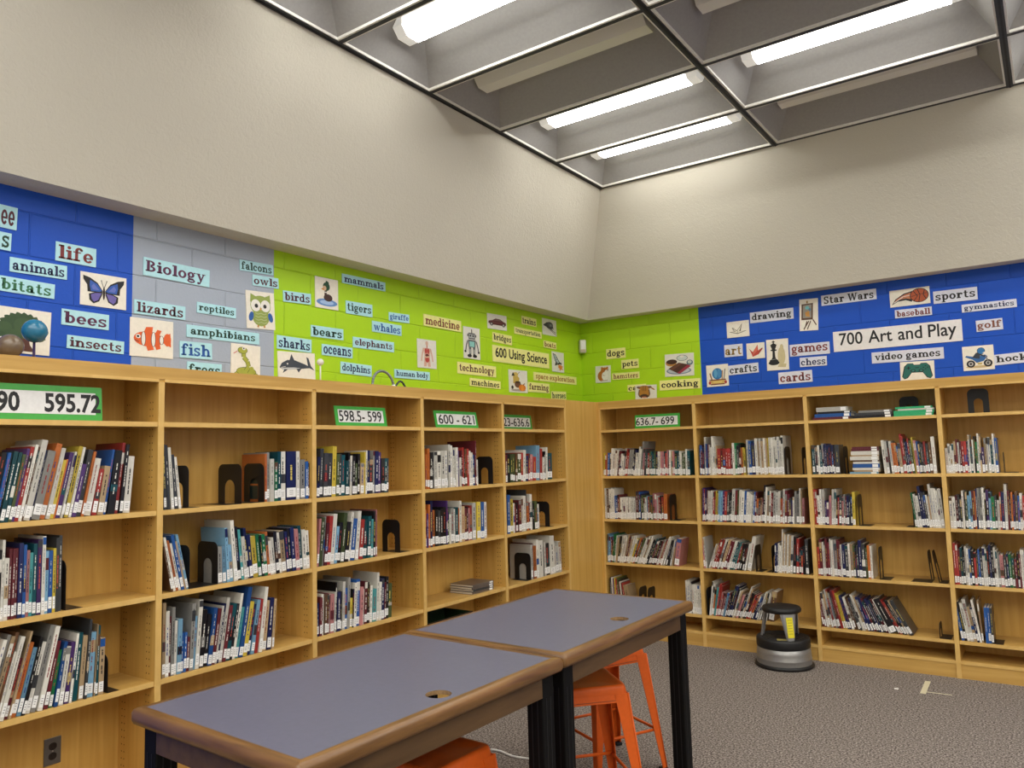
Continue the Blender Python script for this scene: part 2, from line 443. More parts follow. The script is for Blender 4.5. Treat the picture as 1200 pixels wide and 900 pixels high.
GL = {
 'a': (g_ring(0.42, 0.29, 0.42, 0.31) + g_rect(0.55, 0, 0.85, 0.70) + g_ring(0.45, 0.66, 0.40, 0.36, 0, 165) + g_disc(0.18, 0.70, 0.14) + g_rect(0.6, 0, 1.02, SF), 1.06),
 'b': (_stem(0.16, 1.45, foot=False) + g_ring(0.62, 0.5, 0.50, 0.52), 1.18),
 'c': (g_ring(0.5, 0.5, 0.50, 0.52, 40, 325) + g_disc(0.80, 0.72, 0.16), 1.02),
 'd': (g_ring(0.5, 0.5, 0.50, 0.52) + g_rect(0.68, 0, 0.98, 1.45) + g_rect(0.5, 1.32, 0.98, 1.45) + g_rect(0.7, 0, 1.14, SF), 1.18),
 'e': (g_ring(0.5, 0.5, 0.50, 0.52, 0, 325) + g_rect(0.2, 0.40, 0.98, 0.54), 1.04),
 'f': (g_rect(0.18, 0, 0.48, 1.15) + g_rect(0, 0, 0.68, SF) + g_rect(0, 0.87, 0.74, 1.0) + g_ring(0.58, 1.08, 0.40, 0.39, 20, 180) + g_disc(0.82, 1.22, 0.13), 0.92),
 'g': (g_ring(0.46, 0.62, 0.44, 0.40) + g_ring(0.5, -0.18, 0.50, 0.27, tv=0.2) + g_rect(0.16, 0.02, 0.8, 0.16) + g_rect(0.1, 0.02, 0.32, 0.34) + g_rect(0.8, 0.84, 1.06, 1.0), 1.08),
 'h': (_stem(0.16, 1.45) + _arch(0.36), 1.38),
 'i': (_stem(0.16, 1.0) + g_disc(0.30, 1.28, 0.18), 0.64),
 'k': (_stem(0.16, 1.45) + g_q((0.44, 0.40), (0.60, 0.40), (1.05, 0.95), (0.85, 0.95)) + g_q((0.52, 0.62), (0.78, 0.78), (1.18, 0.0), (0.84, 0.0)) + g_rect(0.72, 0.87, 1.2, 1.0) + g_rect(0.76, 0, 1.28, SF), 1.30),
 'l': (_stem(0.16, 1.45), 0.64),
 'm': (_stem(0.16, 1.0) + _arch(0.36) + _arch(1.02), 2.02),
 'n': (_stem(0.16, 1.0) + _arch(0.36), 1.38),
 'o': (g_ring(0.52, 0.5, 0.52, 0.52), 1.08),
 'p': (g_rect(0.16, -0.45, 0.46, 1.0) + g_rect(0, 0.87, 0.46, 1.0) + g_rect(0, -0.45, 0.62, -0.32) + g_ring(0.62, 0.5, 0.50, 0.52), 1.18),
 'r': (_stem(0.16, 1.0) + g_ring(0.68, 0.6, 0.36, 0.40, 50, 165) + g_disc(0.84, 0.80, 0.16), 1.02),
 's': (g_ring(0.45, 0.74, 0.42, 0.29, 20, 265, 0.24) + g_ring(0.45, 0.27, 0.44, 0.30, -160, 95, 0.26) + g_rect(0.70, 0.68, 0.84, 1.0) + g_rect(0.04, -0.02, 0.18, 0.32), 0.94),
 't': (g_rect(0.20, 0.25, 0.50, 1.32) + g_rect(0, 0.87, 0.72, 1.0) + g_ring(0.56, 0.30, 0.36, 0.33, 180, 330), 0.88),
 'u': (g_rect(0.14, 0.35, 0.44, 1.0) + g_rect(0, 0.87, 0.44, 1.0) + g_ring(0.58, 0.42, 0.44, 0.44, 180, 330) + g_rect(0.78, 0, 1.08, 1.0) + g_rect(0.62, 0.87, 1.08, 1.0) + g_rect(0.8, 0, 1.24, SF), 1.28),
 'v': (g_q((0.08, 1), (0.42, 1), (0.70, 0), (0.48, 0)) + g_q((0.52, 0), (0.68, 0), (1.05, 1), (0.88, 1)) + g_rect(0, 0.87, 0.5, 1) + g_rect(0.74, 0.87, 1.16, 1), 1.18),
 'w': (g_q((0.08, 1), (0.42, 1), (0.66, 0), (0.44, 0)) + g_q((0.48, 0), (0.62, 0), (0.95, 1), (0.80, 1)) + g_q((0.72, 1), (1.04, 1), (1.28, 0), (1.06, 0)) + g_q((1.1, 0), (1.26, 0), (1.62, 1), (1.46, 1)) + g_rect(0, 0.87, 0.5, 1) + g_rect(1.32, 0.87, 1.74, 1), 1.76),
 'x': (g_q((0.08, 1), (0.44, 1), (1.08, 0), (0.72, 0)) + g_q((0.1, 0), (0.26, 0), (1.02, 1), (0.86, 1)) + g_rect(0, 0.87, 0.5, 1) + g_rect(0.7, 0.87, 1.14, 1) + g_rect(0, 0, 0.42, SF) + g_rect(0.62, 0, 1.16, SF), 1.18),
 'y': (g_q((0.08, 1), (0.42, 1), (0.74, 0), (0.50, 0)) + g_q((0.34, -0.42), (0.52, -0.42), (1.05, 1), (0.88, 1)) + g_rect(0, 0.87, 0.5, 1) + g_rect(0.74, 0.87, 1.16, 1) + g_disc(0.28, -0.30, 0.16), 1.18),
 'z': (g_rect(0.05, 0.86, 0.9, 1) + g_rect(0.05, 0, 0.95, 0.14) + g_q((0.06, 0.1), (0.42, 0.1), (0.9, 0.9), (0.54, 0.9)) + g_rect(0.05, 0.66, 0.18, 1) + g_rect(0.82, 0, 0.95, 0.34), 1.0),
 'B': (g_rect(0.14, 0, 0.48, 1.42) + g_rect(0, 0, 0.6, SF) + g_rect(0, 1.29, 0.6, 1.42) + g_ring(0.55, 1.06, 0.52, 0.36, -90, 90) + g_ring(0.55, 0.37, 0.60, 0.38, -90, 90), 1.24),
 'S': (g_ring(0.52, 1.06, 0.48, 0.38, 20, 265, 0.28) + g_ring(0.52, 0.38, 0.50, 0.40, -160, 95, 0.30) + g_rect(0.82, 0.98, 0.97, 1.42) + g_rect(0.04, 0, 0.19, 0.44), 1.12),
 'W': (g_q((0.1, 1.42), (0.48, 1.42), (0.76, 0), (0.52, 0)) + g_q((0.56, 0), (0.72, 0), (1.1, 1.42), (0.94, 1.42)) + g_q((0.86, 1.42), (1.22, 1.42), (1.5, 0), (1.26, 0)) + g_q((1.3, 0), (1.48, 0), (1.9, 1.42), (1.72, 1.42)) + g_rect(0, 1.29, 0.6, 1.42) + g_rect(1.56, 1.29, 2.04, 1.42), 2.06),
 ' ': ([], 0.55),
}
def slab_text(mb, s, x0, x1, y0, y1, z, mt, plane):
    """fits the word between x0 and x1; y0..y1 is the full ink height"""
    adv = 0.07; wd = sum(GL[c][1] + adv for c in s) - adv
    lo = -0.47 if any(c in 'gpy' for c in s) else 0
    hi = 1.45 if any(c in 'bdfhklBSWti' for c in s) else 1.0
    k = (x1 - x0) / wd; ky = (y1 - y0) / (hi - lo); x = x0
    for c in s:
        polys, w_ = GL[c]
        for p in polys: mb.poly([plane(x + q[0] * k, y0 + (q[1] - lo) * ky, z) for q in p], mt)
        x += (w_ + adv) * k

def font_mesh(text, offset=0.0):
    cu = bpy.data.curves.new('lettering', 'FONT'); cu.body = text; cu.offset = offset; cu.resolution_u = 3
    o = bpy.data.objects.new('lettering', cu); COL.objects.link(o)
    dg = bpy.context.evaluated_depsgraph_get(); dg.update()
    me = bpy.data.meshes.new_from_object(o.evaluated_get(dg))
    vs = [v.co.copy() for v in me.vertices]; fs = [list(p.vertices) for p in me.polygons]
    bpy.data.objects.remove(o); bpy.data.meshes.remove(me)
    return vs, fs
def sans_text(mb, s, x0, x1, y0, y1, z, mt, offset=0.0):
    vs, fs = font_mesh(s, offset)
    ax, bx = min(v.x for v in vs), max(v.x for v in vs); ay, by = min(v.y for v in vs), max(v.y for v in vs)
    mb.mesh([(x0 + (v.x - ax) / (bx - ax) * (x1 - x0), y0 + (v.y - ay) / (by - ay) * (y1 - y0), z) for v in vs], fs, mt)

def ink_range(s): return (-0.47 if any(c in 'gpy' for c in s) else 0), (1.45 if any(c in 'bdfhklBSWti' for c in s) else 1.0)
def slab_words(s, x0, x1, y0, y1):
    # word boxes inside the box of the whole text, sharing one baseline
    lo, hi = ink_range(s); ky = (y1 - y0) / (hi - lo); ws = s.split(); adv = 0.07
    wl = [sum(GL[c][1] + adv for c in w_) - adv for w_ in ws]; k = (x1 - x0) / (sum(wl) + 0.62 * (len(ws) - 1)); x = x0; out = []
    for w_, l in zip(ws, wl):
        a, b_ = ink_range(w_); out.append((w_, x, x + l * k, y0 + (a - lo) * ky, y0 + (b_ - lo) * ky)); x += (l + 0.62) * k
    return out
def sans_words(parent, s, x0, x1, y0, y1, pt, mt, offset=0.0, gap=0.34):
    ws = [font_mesh(q, offset) for q in s.split()]
    bx = [(min(v.x for v in vs), max(v.x for v in vs)) for vs, fs in ws]
    ay = min(v.y for vs, fs in ws for v in vs); by = max(v.y for vs, fs in ws for v in vs)
    k = (x1 - x0) / (sum(b_ - a for a, b_ in bx) + gap * (len(ws) - 1)); x = x0
    for (vs, fs), (a, b_) in zip(ws, bx):
        m_ = MB(); m_.mesh([pt(x + (v.x - a) * k, y0 + (v.y - ay) / (by - ay) * (y1 - y0)) for v in vs], fs, mt)
        m_.build('lettering', parent, recalc=False); x += (b_ - a + gap) * k

# ---------------------------------------------------------------- cards on the walls
CROP = {1: (3.46, 0, 180), 2: (4.736, 260, 270), 3: (5.217, 470, 340), 4: (6.925, 670, 350), 5: (5.295, 810, 300), 6: (5.625, 1000, 300), 8: (8.0, 360, 410), 0: (1, 0, 0)}
PALE = (0.42, 0.72, 0.80); YEL = (0.80, 0.78, 0.30); LAV = (0.66, 0.68, 0.78); CREAM = (0.80, 0.76, 0.67)
INK = {'k': (0.012, 0.012, 0.014), 'r': (0.20, 0.03, 0.03), 'm': (0.09, 0.015, 0.03), 'p': (0.10, 0.02, 0.07), 'n': (0.012, 0.02, 0.09), 'b': (0.015, 0.09, 0.36),
       'g': (0.04, 0.17, 0.08), 'e': (0.01, 0.05, 0.03), 'o': (0.36, 0.13, 0.02), 't': (0.35, 0.22, 0.06), 'w': (0.22, 0.07, 0.04)}
def card_place(side, c0, L, c1, Rr):
    """edges of a card: L = (x, top, bottom) in photo crop c0, Rr = (x, top, bottom) in crop c1 -> centre, size, tilt"""
    def cv(c, x, y): s, ox, oy = CROP[c]; return x / s + ox, y / s + oy
    a = wall_pt(side, *cv(c0, L[0], L[1])); b_ = wall_pt(side, *cv(c0, L[0], L[2])); c = wall_pt(side, *cv(c1, Rr[0], Rr[1])); d = wall_pt(side, *cv(c1, Rr[0], Rr[2]))
    u0, u1 = (a[0] + b_[0]) / 2, (c[0] + d[0]) / 2
    h = ((a[1] - b_[1]) + (c[1] - d[1])) / 2; z0, z1 = (a[1] + b_[1]) / 2, (c[1] + d[1]) / 2
    return (u0 + u1) / 2, (z0 + z1) / 2, math.hypot(u1 - u0, z1 - z0), h, math.atan2(z1 - z0, u1 - u0)
def card_frame(side, u, z, tilt):
    """x along the card, y up the card, z out of the wall"""
    ct, st = math.cos(tilt), math.sin(tilt)
    if side == 'L': return Matrix(((0, 0, 1, -WALL + 0.0005), (ct, -st, 0, u), (st, ct, 0, z), (0, 0, 0, 1)))
    return Matrix(((ct, -st, 0, u), (0, 0, -1, WALL - 0.0005), (st, ct, 0, z), (0, 0, 0, 1)))
ident = lambda x, y, z: (x, y, z)
CT = 0.004
def word_card(side, word, c0, L, c1, Rr, card, ink, label=None, align=None, frac=None, sans=False, hgt=0.0, name='word_card', body=None):
    u, z, w_, h, tl = card_place(side, c0, L, c1, Rr)
    M = card_frame(side, u, z, tl)
    b = MB(); b.box(-w_ / 2, -h / 2, 0, w_ / 2, h / 2, CT, flat(card, 0.35, 0, 0.5))
    o = b.build(name, None, M)
    wn = {'L': 'left wall', 'R': 'right wall'}[side]
    tag(o, label or ('%s word card reading %s on the %s' % ({PALE: 'pale blue', YEL: 'pale yellow', LAV: 'pale grey'}[card], word, wn)), 'word card', 'word cards on the ' + wn)
    mx = w_ * 0.045; x0, x1 = -w_ / 2 + mx, w_ / 2 - mx
    if frac: x0, x1 = -w_ / 2 + w_ * frac[0], -w_ / 2 + w_ * frac[1]
    txt = body or word
    y0, y1 = -h * 0.35, h * 0.37
    if not sans:
        if any(c in 'gpy' for c in txt): y0 = -h * 0.45
        if not any(c in 'bdfhklBSWti' for c in txt): y1 = h * 0.30
        for wd_, a_, b_, c_, d_ in slab_words(txt, x0, x1, y0, y1):
            t = MB(); slab_text(t, wd_, a_, b_, c_, d_, CT + 0.0006, flat(INK[ink], 0.5), ident); t.build('lettering', o, recalc=False)
    else:
        sans_words(o, txt, x0, x1, -h * 0.40, h * 0.40, lambda x, y: (x, y, CT + 0.0006), flat(INK[ink], 0.5), 0.024 if word[0] == '6' else 0.012)
    return o
WL = [
 ('tree', 'ee', 1, (-70, 188, 282), 1, (68, 222, 313), 'm', (0.52, 0.93)),
 ('s', 's', 1, (-60, 303, 375), 1, (44, 325, 397), 'e', (0.62, 0.93)),
 ('life', 'life', 1, (224, 353, 435), 1, (388, 390, 460), 'r', (0.07, 0.93)),
 ('animals', 'animals', 1, (38, 418, 478), 1, (270, 457, 512), 'n', None),
 ('habitats', 'habitats', 1, (-110, 476, 536), 1, (220, 530, 592), 'g', None),
 ('bees', 'bees', 1, (248, 628, 692), 1, (440, 655, 717), 'p', None),
 ('insects', 'insects', 1, (270, 732, 790), 1, (501, 765, 812), 'm', None),
 ('Biology', 'Biology', 1, (580, 418, 492), 1, (848, 475, 543), 'p', (0.03, 0.93)),
 ('lizards', 'lizards', 1, (543, 590, 648), 1, (750, 622, 675), 'm', None),
 ('reptiles', 'reptiles', 1, (797, 598, 647), 1, (955, 630, 667), 'e', None),
 ('fish', 'fish', 1, (727, 760, 825), 1, (858, 770, 837), 'b', None),
 ('amphibians', 'amphibians', 1, (755, 690, 745), 2, (205, 575, 632), 'e', (0.05, 0.94)),
 ('frogs', 'frogs', 1, (757, 842, 905), 1, (897, 855, 915), 'e', None),
 ('falcons', 'falcons', 2, (97, 160, 222), 2, (282, 195, 250), 'e', None),
 ('owls', 'owls', 2, (168, 245, 305), 2, (312, 268, 325), 'm', None),
 ('birds', 'birds', 2, (338, 335, 392), 2, (492, 352, 415), 'm', None),
 ('mammals', 'mammals', 2, (665, 240, 290), 2, (905, 290, 340), 'n', None),
 ('tigers', 'tigers', 2, (686, 388, 460), 2, (833, 415, 482), 'e', None),
 ('giraffe', 'giraffe', 2, (925, 455, 500), 3, (48, 150, 205), 'b', None),
 ('whales', 'whales', 2, (832, 500, 562), 2, (995, 530, 585), 'b', None),
 ('bears', 'bears', 2, (492, 522, 590), 2, (672, 552, 608), 'e', None),
 ('elephants', 'elephants', 2, (725, 590, 648), 2, (953, 622, 678), 'm', None),
 ('sharks', 'sharks', 2, (303, 580, 655), 2, (495, 608, 680), 'n', None),
 ('oceans', 'oceans', 2, (553, 630, 690), 2, (723, 652, 712), 'n', None),
 ('dolphins', 'dolphins', 8, (310, 108, 218), 8, (600, 150, 252), 'n', None),
 ('human body', 'human body', 8, (815, 180, 260), 8, (1145, 210, 288), 'n', None),
]
for key, body, c0, L, c1, Rr, ink, frac in WL:
    lab = None
    if key == 'tree': lab = 'pale blue word card ending in ee, cut by the left edge of the photo'
    if key == 's': lab = 'pale blue word card showing only the letter s, above the animals card'
    word_card('L', key, c0, L, c1, Rr, PALE, ink, lab, frac=frac, body=body)
WY = [
 ('medicine', 3, (135, 145, 215), 3, (365, 190, 258), 'r'), ('bridges', 3, (557, 252, 318), 3, (675, 285, 335), 'k'),
 ('trains', 3, (735, 155, 208), 3, (825, 180, 225), 'k'), ('transportation', 3, (690, 222, 265), 3, (857, 258, 298), 'e'),
 ('boats', 3, (870, 305, 350), 3, (947, 325, 362), 'w'), ('technology', 3, (342, 435, 510), 3, (578, 470, 532), 'm'),
 ('machines', 3, (418, 535, 585), 3, (606, 560, 605), 'k'), ('space exploration', 3, (808, 500, 550), 3, (1070, 533, 580), 'o'),
 ('farming', 3, (775, 560, 622), 3, (905, 575, 630), 'm'), ('horses', 3, (917, 618, 668), 3, (1007, 622, 670), 'e')]
for wd, c0, L, c1, Rr, ink in WY: word_card('L', wd, c0, L, c1, Rr, YEL, ink)
word_card('L', '600 Using Science', 3, (557, 328, 440), 3, (903, 395, 475), YEL, 'k', 'large pale yellow sign reading 600 Using Science on the green wall', sans=True)
for wd, c0, L, c1, Rr, ink in [('dogs', 4, (282, 412, 493), 4, (437, 395, 478), 'k'), ('pets', 4, (405, 500, 573), 4, (543, 487, 560), 'k'),
                               ('hamsters', 4, (330, 607, 660), 4, (550, 592, 645), 'w'), ('cats', 4, (455, 702, 755), 4, (605, 690, 745), 'k'), ('cooking', 4, (715, 665, 747), 4, (1045, 645, 725), 'k')]:
    word_card('R', wd, c0, L, c1, Rr, YEL, ink, 'pale yellow word card starting ca, half hidden by the striped animal picture' if wd == 'cats' else None)
for wd, c0, L, c1, Rr, ink in [('drawing', 5, (366, 353, 418), 5, (635, 320, 388), 'k'), ('Star Wars', 5, (808, 248, 310), 6, (152, 213, 285), 'k'), ('art', 5, (207, 553, 630), 5, (320, 545, 618), 't'),
                               ('games', 5, (613, 553, 625), 5, (860, 530, 605), 'r'), ('chess', 5, (675, 632, 690), 5, (842, 620, 678), 'n'), ('cards', 5, (543, 725, 795), 5, (752, 705, 780), 'r'),
                               ('crafts', 5, (232, 682, 740), 5, (418, 660, 722), 'k'), ('sports', 6, (528, 235, 318), 6, (818, 203, 285), 'k'), ('baseball', 6, (275, 358, 412), 6, (518, 332, 388), 'r'),
                               ('gymnastics', 6, (715, 322, 375), 6, (1077, 282, 335), 'n'), ('golf', 6, (810, 427, 502), 6, (985, 408, 482), 'w'), ('video games', 6, (122, 637, 710), 6, (597, 600, 675), 'k'),
                               ('hockey', 6, (927, 655, 720), 6, (1265, 614, 690), 'k')]:
    word_card('R', wd, c0, L, c1, Rr, LAV, ink, 'pale grey two-word card right of the easel picture, at the top of the blue wall' if wd[0] == 'S' else None)
word_card('R', '700 Art and Play', 5, (883, 472, 597), 6, (718, 415, 558), (0.78, 0.76, 0.76), 'k', 'large white sign reading 700 Art and Play on the blue wall', sans=True, frac=(0.05, 0.96))

# picture cards: flat printed drawings
class Pic:
    def __init__(s, w_, h): s.b = MB(); s.w, s.h, s.k = w_, h, 0
    def poly(s, pts, c):
        s.k += 1; z = CT + 0.0005 + s.k * 0.00006
        s.b.poly([((x - 0.5) * s.w, (y - 0.5) * s.h, z) for x, y in pts], flat(c, 0.5))
    def ell(s, cx, cy, rx, ry, c, rot=0, n=20, a0=0, a1=360):
        m_ = n if a1 - a0 == 360 else n + 1
        ca, sa = math.cos(R(rot)), math.sin(R(rot)); p = []
        for i in range(m_):
            a = R(a0 + (a1 - a0) * i / n); x, y = rx * math.cos(a), ry * math.sin(a)
            p.append((cx + x * ca - y * sa, cy + x * sa + y * ca))
        s.poly(p, c)
    def line(s, pts, wd, c):
        for (x0, y0), (x1, y1) in zip(pts[:-1], pts[1:]):
            L = math.hypot(x1 - x0, y1 - y0) or 1; nx, ny = -(y1 - y0) / L * wd / 2, (x1 - x0) / L * wd / 2
            s.poly([(x0 + nx, y0 + ny), (x1 + nx, y1 + ny), (x1 - nx, y1 - ny), (x0 - nx, y0 - ny)], c)
K = (0.012, 0.012, 0.014); WH = (0.78, 0.76, 0.72)
def d_butterfly(p):
    for s in (1, -1):
        f = lambda pts: [(0.5 + s * x, y) for x, y in pts]
        p.poly(f([(0.03, 0.5), (0.14, 0.72), (0.30, 0.85), (0.45, 0.90), (0.44, 0.78), (0.36, 0.62), (0.35, 0.42), (0.2, 0.42), (0.03, 0.44)]), K)
        p.poly(f([(0.04, 0.49), (0.15, 0.68), (0.30, 0.78), (0.31, 0.62), (0.28, 0.45), (0.1, 0.45)]), (0.03, 0.10, 0.42))
        p.poly(f([(0.10, 0.50), (0.22, 0.68), (0.27, 0.6), (0.24, 0.5)]), (0.12, 0.16, 0.50))
        p.poly(f([(0.03, 0.44), (0.2, 0.42), (0.32, 0.36), (0.31, 0.18), (0.22, 0.08), (0.10, 0.16), (0.04, 0.36)]), K)
        p.poly(f([(0.05, 0.42), (0.19, 0.40), (0.28, 0.34), (0.26, 0.2), (0.21, 0.13), (0.12, 0.2)]), (0.14, 0.11, 0.38))
        p.line(f([(0.01, 0.6), (0.06, 0.8)]), 0.012, K); p.ell(0.5 + s * 0.06, 0.8, 0.014, 0.014, K)
    p.ell(0.5, 0.42, 0.025, 0.2, (0.03, 0.015, 0.012))
def d_tree(p):
    g = (0.035, 0.075, 0.03)
    p.poly([(0.40, 0.05), (0.44, 0.40), (0.58, 0.40), (0.62, 0.2), (0.72, 0.05)], (0.09, 0.03, 0.02))
    pts = []
    for i in range(46):
        a = R(-25 + 230 * i / 45); r = 1 + 0.06 * math.sin(i * 2.1); pts.append((0.46 + 0.46 * r * math.cos(a), 0.5 + 0.40 * r * math.sin(a)))
    p.poly(pts, g)
    for x, y, r in ((0.3, 0.4, 0.14), (0.78, 0.4, 0.13), (0.5, 0.62, 0.2), (0.84, 0.52, 0.12), (0.15, 0.55, 0.13)): p.ell(x, y, r, r * 0.9, (0.045, 0.09, 0.035), n=14)
def d_clown(p):
    o = (0.70, 0.11, 0.02)
    p.ell(0.42, 0.47, 0.34, 0.20, o); p.poly([(0.70, 0.48), (0.93, 0.68), (0.95, 0.3), (0.72, 0.42)], o); p.ell(0.86, 0.49, 0.09, 0.17, o)
    p.poly([(0.3, 0.62), (0.36, 0.78), (0.52, 0.80), (0.5, 0.64)], o); p.poly([(0.56, 0.62), (0.62, 0.74), (0.72, 0.72), (0.66, 0.56)], o)
    p.poly([(0.36, 0.3), (0.40, 0.16), (0.55, 0.2), (0.5, 0.32)], o); p.poly([(0.56, 0.33), (0.60, 0.2), (0.7, 0.24), (0.68, 0.38)], o)
    for x, hh in ((0.30, 0.19), (0.53, 0.20), (0.72, 0.12)):
        p.ell(x, 0.47, 0.055, hh, K, n=16); p.ell(x, 0.47, 0.042, hh - 0.01, WH, n=16)
    p.ell(0.18, 0.52, 0.055, 0.055, WH); p.ell(0.175, 0.52, 0.03, 0.03, K); p.line([(0.1, 0.42), (0.2, 0.38)], 0.015, K)
def d_owl(p):
    g = (0.28, 0.36, 0.08)
    p.ell(0.5, 0.32, 0.30, 0.25, g); p.ell(0.5, 0.62, 0.36, 0.27, g); p.poly([(0.14, 0.7), (0.16, 0.93), (0.4, 0.84)], g); p.poly([(0.86, 0.7), (0.84, 0.93), (0.6, 0.84)], g)
    for s in (-1, 1):
        p.ell(0.5 + s * 0.17, 0.62, 0.17, 0.16, WH); p.ell(0.5 + s * 0.15, 0.61, 0.06, 0.055, K); p.ell(0.5 + s * 0.34, 0.32, 0.08, 0.13, (0.02, 0.10, 0.36), rot=s * 20)
        p.line([(0.5 + s * 0.1, 0.1), (0.5 + s * 0.12, 0.04)], 0.06, (0.5, 0.25, 0.05))
    p.poly([(0.46, 0.56), (0.54, 0.56), (0.5, 0.47)], (0.6, 0.3, 0.05))
    for y in (0.42, 0.34, 0.26, 0.18): p.line([(0.3, y), (0.4, y - 0.03), (0.5, y), (0.6, y - 0.03), (0.7, y)], 0.015, (0.48, 0.52, 0.3))
def d_snake(p):
    g = (0.36, 0.38, 0.05); e = (0.10, 0.12, 0.02)
    for cy, rx in ((0.10, 0.42), (0.2, 0.34)): p.ell(0.52, cy, rx, 0.13, e); p.ell(0.52, cy, rx - 0.015, 0.115, g)
    for c, wd in ((e, 0.15), (g, 0.12)): p.line([(0.5, 0.2), (0.6, 0.35), (0.55, 0.5), (0.42, 0.62), (0.42, 0.78)], wd, c)
    p.ell(0.38, 0.82, 0.17, 0.10, e); p.ell(0.38, 0.82, 0.155, 0.085, g); p.ell(0.42, 0.88, 0.055, 0.05, WH); p.ell(0.42, 0.88, 0.025, 0.025, K); p.line([(0.2, 0.78), (0.08, 0.70)], 0.02, (0.5, 0.05, 0.05))
    p.line([(0.8, 0.2), (0.72, 0.34), (0.62, 0.30)], 0.05, g)
def d_shark(p):
    d = (0.045, 0.055, 0.075)
    p.poly([(0.04, 0.42), (0.10, 0.58), (0.25, 0.70), (0.45, 0.70), (0.70, 0.58), (0.84, 0.50), (0.84, 0.44), (0.6, 0.40), (0.35, 0.36), (0.12, 0.34)], d)
    p.poly([(0.30, 0.68), (0.36, 0.92), (0.44, 0.68)], d); p.poly([(0.80, 0.5), (0.76, 0.85), (0.82, 0.8), (0.88, 0.52), (0.98, 0.36), (0.84, 0.44)], d)
    p.poly([(0.06, 0.40), (0.2, 0.42), (0.42, 0.44), (0.6, 0.42), (0.35, 0.355), (0.12, 0.335)], (0.5, 0.52, 0.54)); p.poly([(0.16, 0.36), (0.12, 0.22), (0.26, 0.36)], d); p.poly([(0.48, 0.40), (0.54, 0.26), (0.62, 0.41)], d)
    p.ell(0.25, 0.56, 0.02, 0.03, WH); p.line([(0.08, 0.42), (0.2, 0.46)], 0.015, WH)
def d_duck(p):
    p.ell(0.5, 0.2, 0.45, 0.12, (0.12, 0.25, 0.55)); p.ell(0.5, 0.2, 0.3, 0.07, (0.35, 0.5, 0.75)); p.ell(0.55, 0.36, 0.19, 0.12, (0.05, 0.02, 0.015))
    p.line([(0.44, 0.4), (0.45, 0.6)], 0.10, (0.05, 0.02, 0.015)); p.ell(0.48, 0.72, 0.15, 0.14, (0.015, 0.07, 0.03)); p.poly([(0.44, 0.8), (0.46, 0.92), (0.58, 0.88), (0.62, 0.7)], (0.015, 0.07, 0.03))
    p.ell(0.40, 0.66, 0.08, 0.08, (0.6, 0.4, 0.25)); p.poly([(0.36, 0.66), (0.24, 0.62), (0.38, 0.58)], (0.6, 0.25, 0.03)); p.line([(0.40, 0.53), (0.5, 0.53)], 0.03, WH)
def d_body(p):
    sk = (0.62, 0.40, 0.32); rd = (0.42, 0.05, 0.04)
    p.ell(0.5, 0.87, 0.075, 0.08, sk); p.line([(0.5, 0.8), (0.5, 0.72)], 0.07, sk)
    p.poly([(0.30, 0.70), (0.70, 0.70), (0.64, 0.45), (0.68, 0.06), (0.54, 0.06), (0.5, 0.25), (0.46, 0.06), (0.32, 0.06), (0.36, 0.45)], sk)
    for s in (-1, 1): p.line([(0.5 + s * 0.18, 0.69), (0.5 + s * 0.26, 0.45), (0.5 + s * 0.30, 0.24)], 0.07, sk)
    p.ell(0.44, 0.60, 0.06, 0.10, rd); p.ell(0.56, 0.60, 0.06, 0.10, rd); p.ell(0.5, 0.45, 0.10, 0.05, (0.12, 0.02, 0.02)); p.ell(0.5, 0.30, 0.11, 0.10, rd)
    p.line([(0.44, 0.38), (0.56, 0.40)], 0.04, (0.7, 0.6, 0.4)); p.line([(0.5, 0.8), (0.5, 0.68)], 0.03, rd)
def d_robot(p):
    d = (0.10, 0.10, 0.11); l = (0.40, 0.42, 0.42)
    p.poly([(0.30, 0.62), (0.30, 0.82), (0.70, 0.82), (0.70, 0.62)], d); p.poly([(0.34, 0.66), (0.34, 0.78), (0.66, 0.78), (0.66, 0.66)], l)
    p.ell(0.42, 0.73, 0.05, 0.03, K); p.ell(0.58, 0.73, 0.05, 0.03, K); p.line([(0.5, 0.82), (0.5, 0.94)], 0.05, K); p.line([(0.26, 0.78), (0.26, 0.7)], 0.07, d); p.line([(0.74, 0.78), (0.74, 0.7)], 0.07, d)
    p.poly([(0.30, 0.36), (0.26, 0.60), (0.74, 0.60), (0.70, 0.36)], d); p.poly([(0.36, 0.38), (0.34, 0.55), (0.66, 0.55), (0.64, 0.38)], (0.25, 0.55, 0.52))
    for s in (-1, 1):
        p.line([(0.5 + s * 0.26, 0.56), (0.5 + s * 0.34, 0.40), (0.5 + s * 0.38, 0.26)], 0.06, d); p.ell(0.5 + s * 0.40, 0.22, 0.06, 0.04, K)
        p.line([(0.5 + s * 0.12, 0.36), (0.5 + s * 0.12, 0.12)], 0.13, d); p.line([(0.5 + s * 0.12, 0.3), (0.5 + s * 0.12, 0.16)], 0.07, l); p.ell(0.5 + s * 0.16, 0.09, 0.13, 0.05, K)
def d_car(p):
    m_ = (0.10, 0.02, 0.025)
    p.poly([(0.04, 0.40), (0.07, 0.52), (0.25, 0.58), (0.42, 0.72), (0.66, 0.70), (0.80, 0.58), (0.95, 0.50), (0.96, 0.34), (0.85, 0.28), (0.15, 0.30)], m_)
    p.poly([(0.33, 0.58), (0.44, 0.68), (0.64, 0.66), (0.72, 0.58)], (0.16, 0.09, 0.09)); p.line([(0.1, 0.44), (0.9, 0.44)], 0.02, (0.2, 0.06, 0.06))
    for x in (0.2, 0.82): p.ell(x, 0.33, 0.085, 0.12, K); p.ell(x, 0.33, 0.05, 0.07, (0.4, 0.38, 0.38))
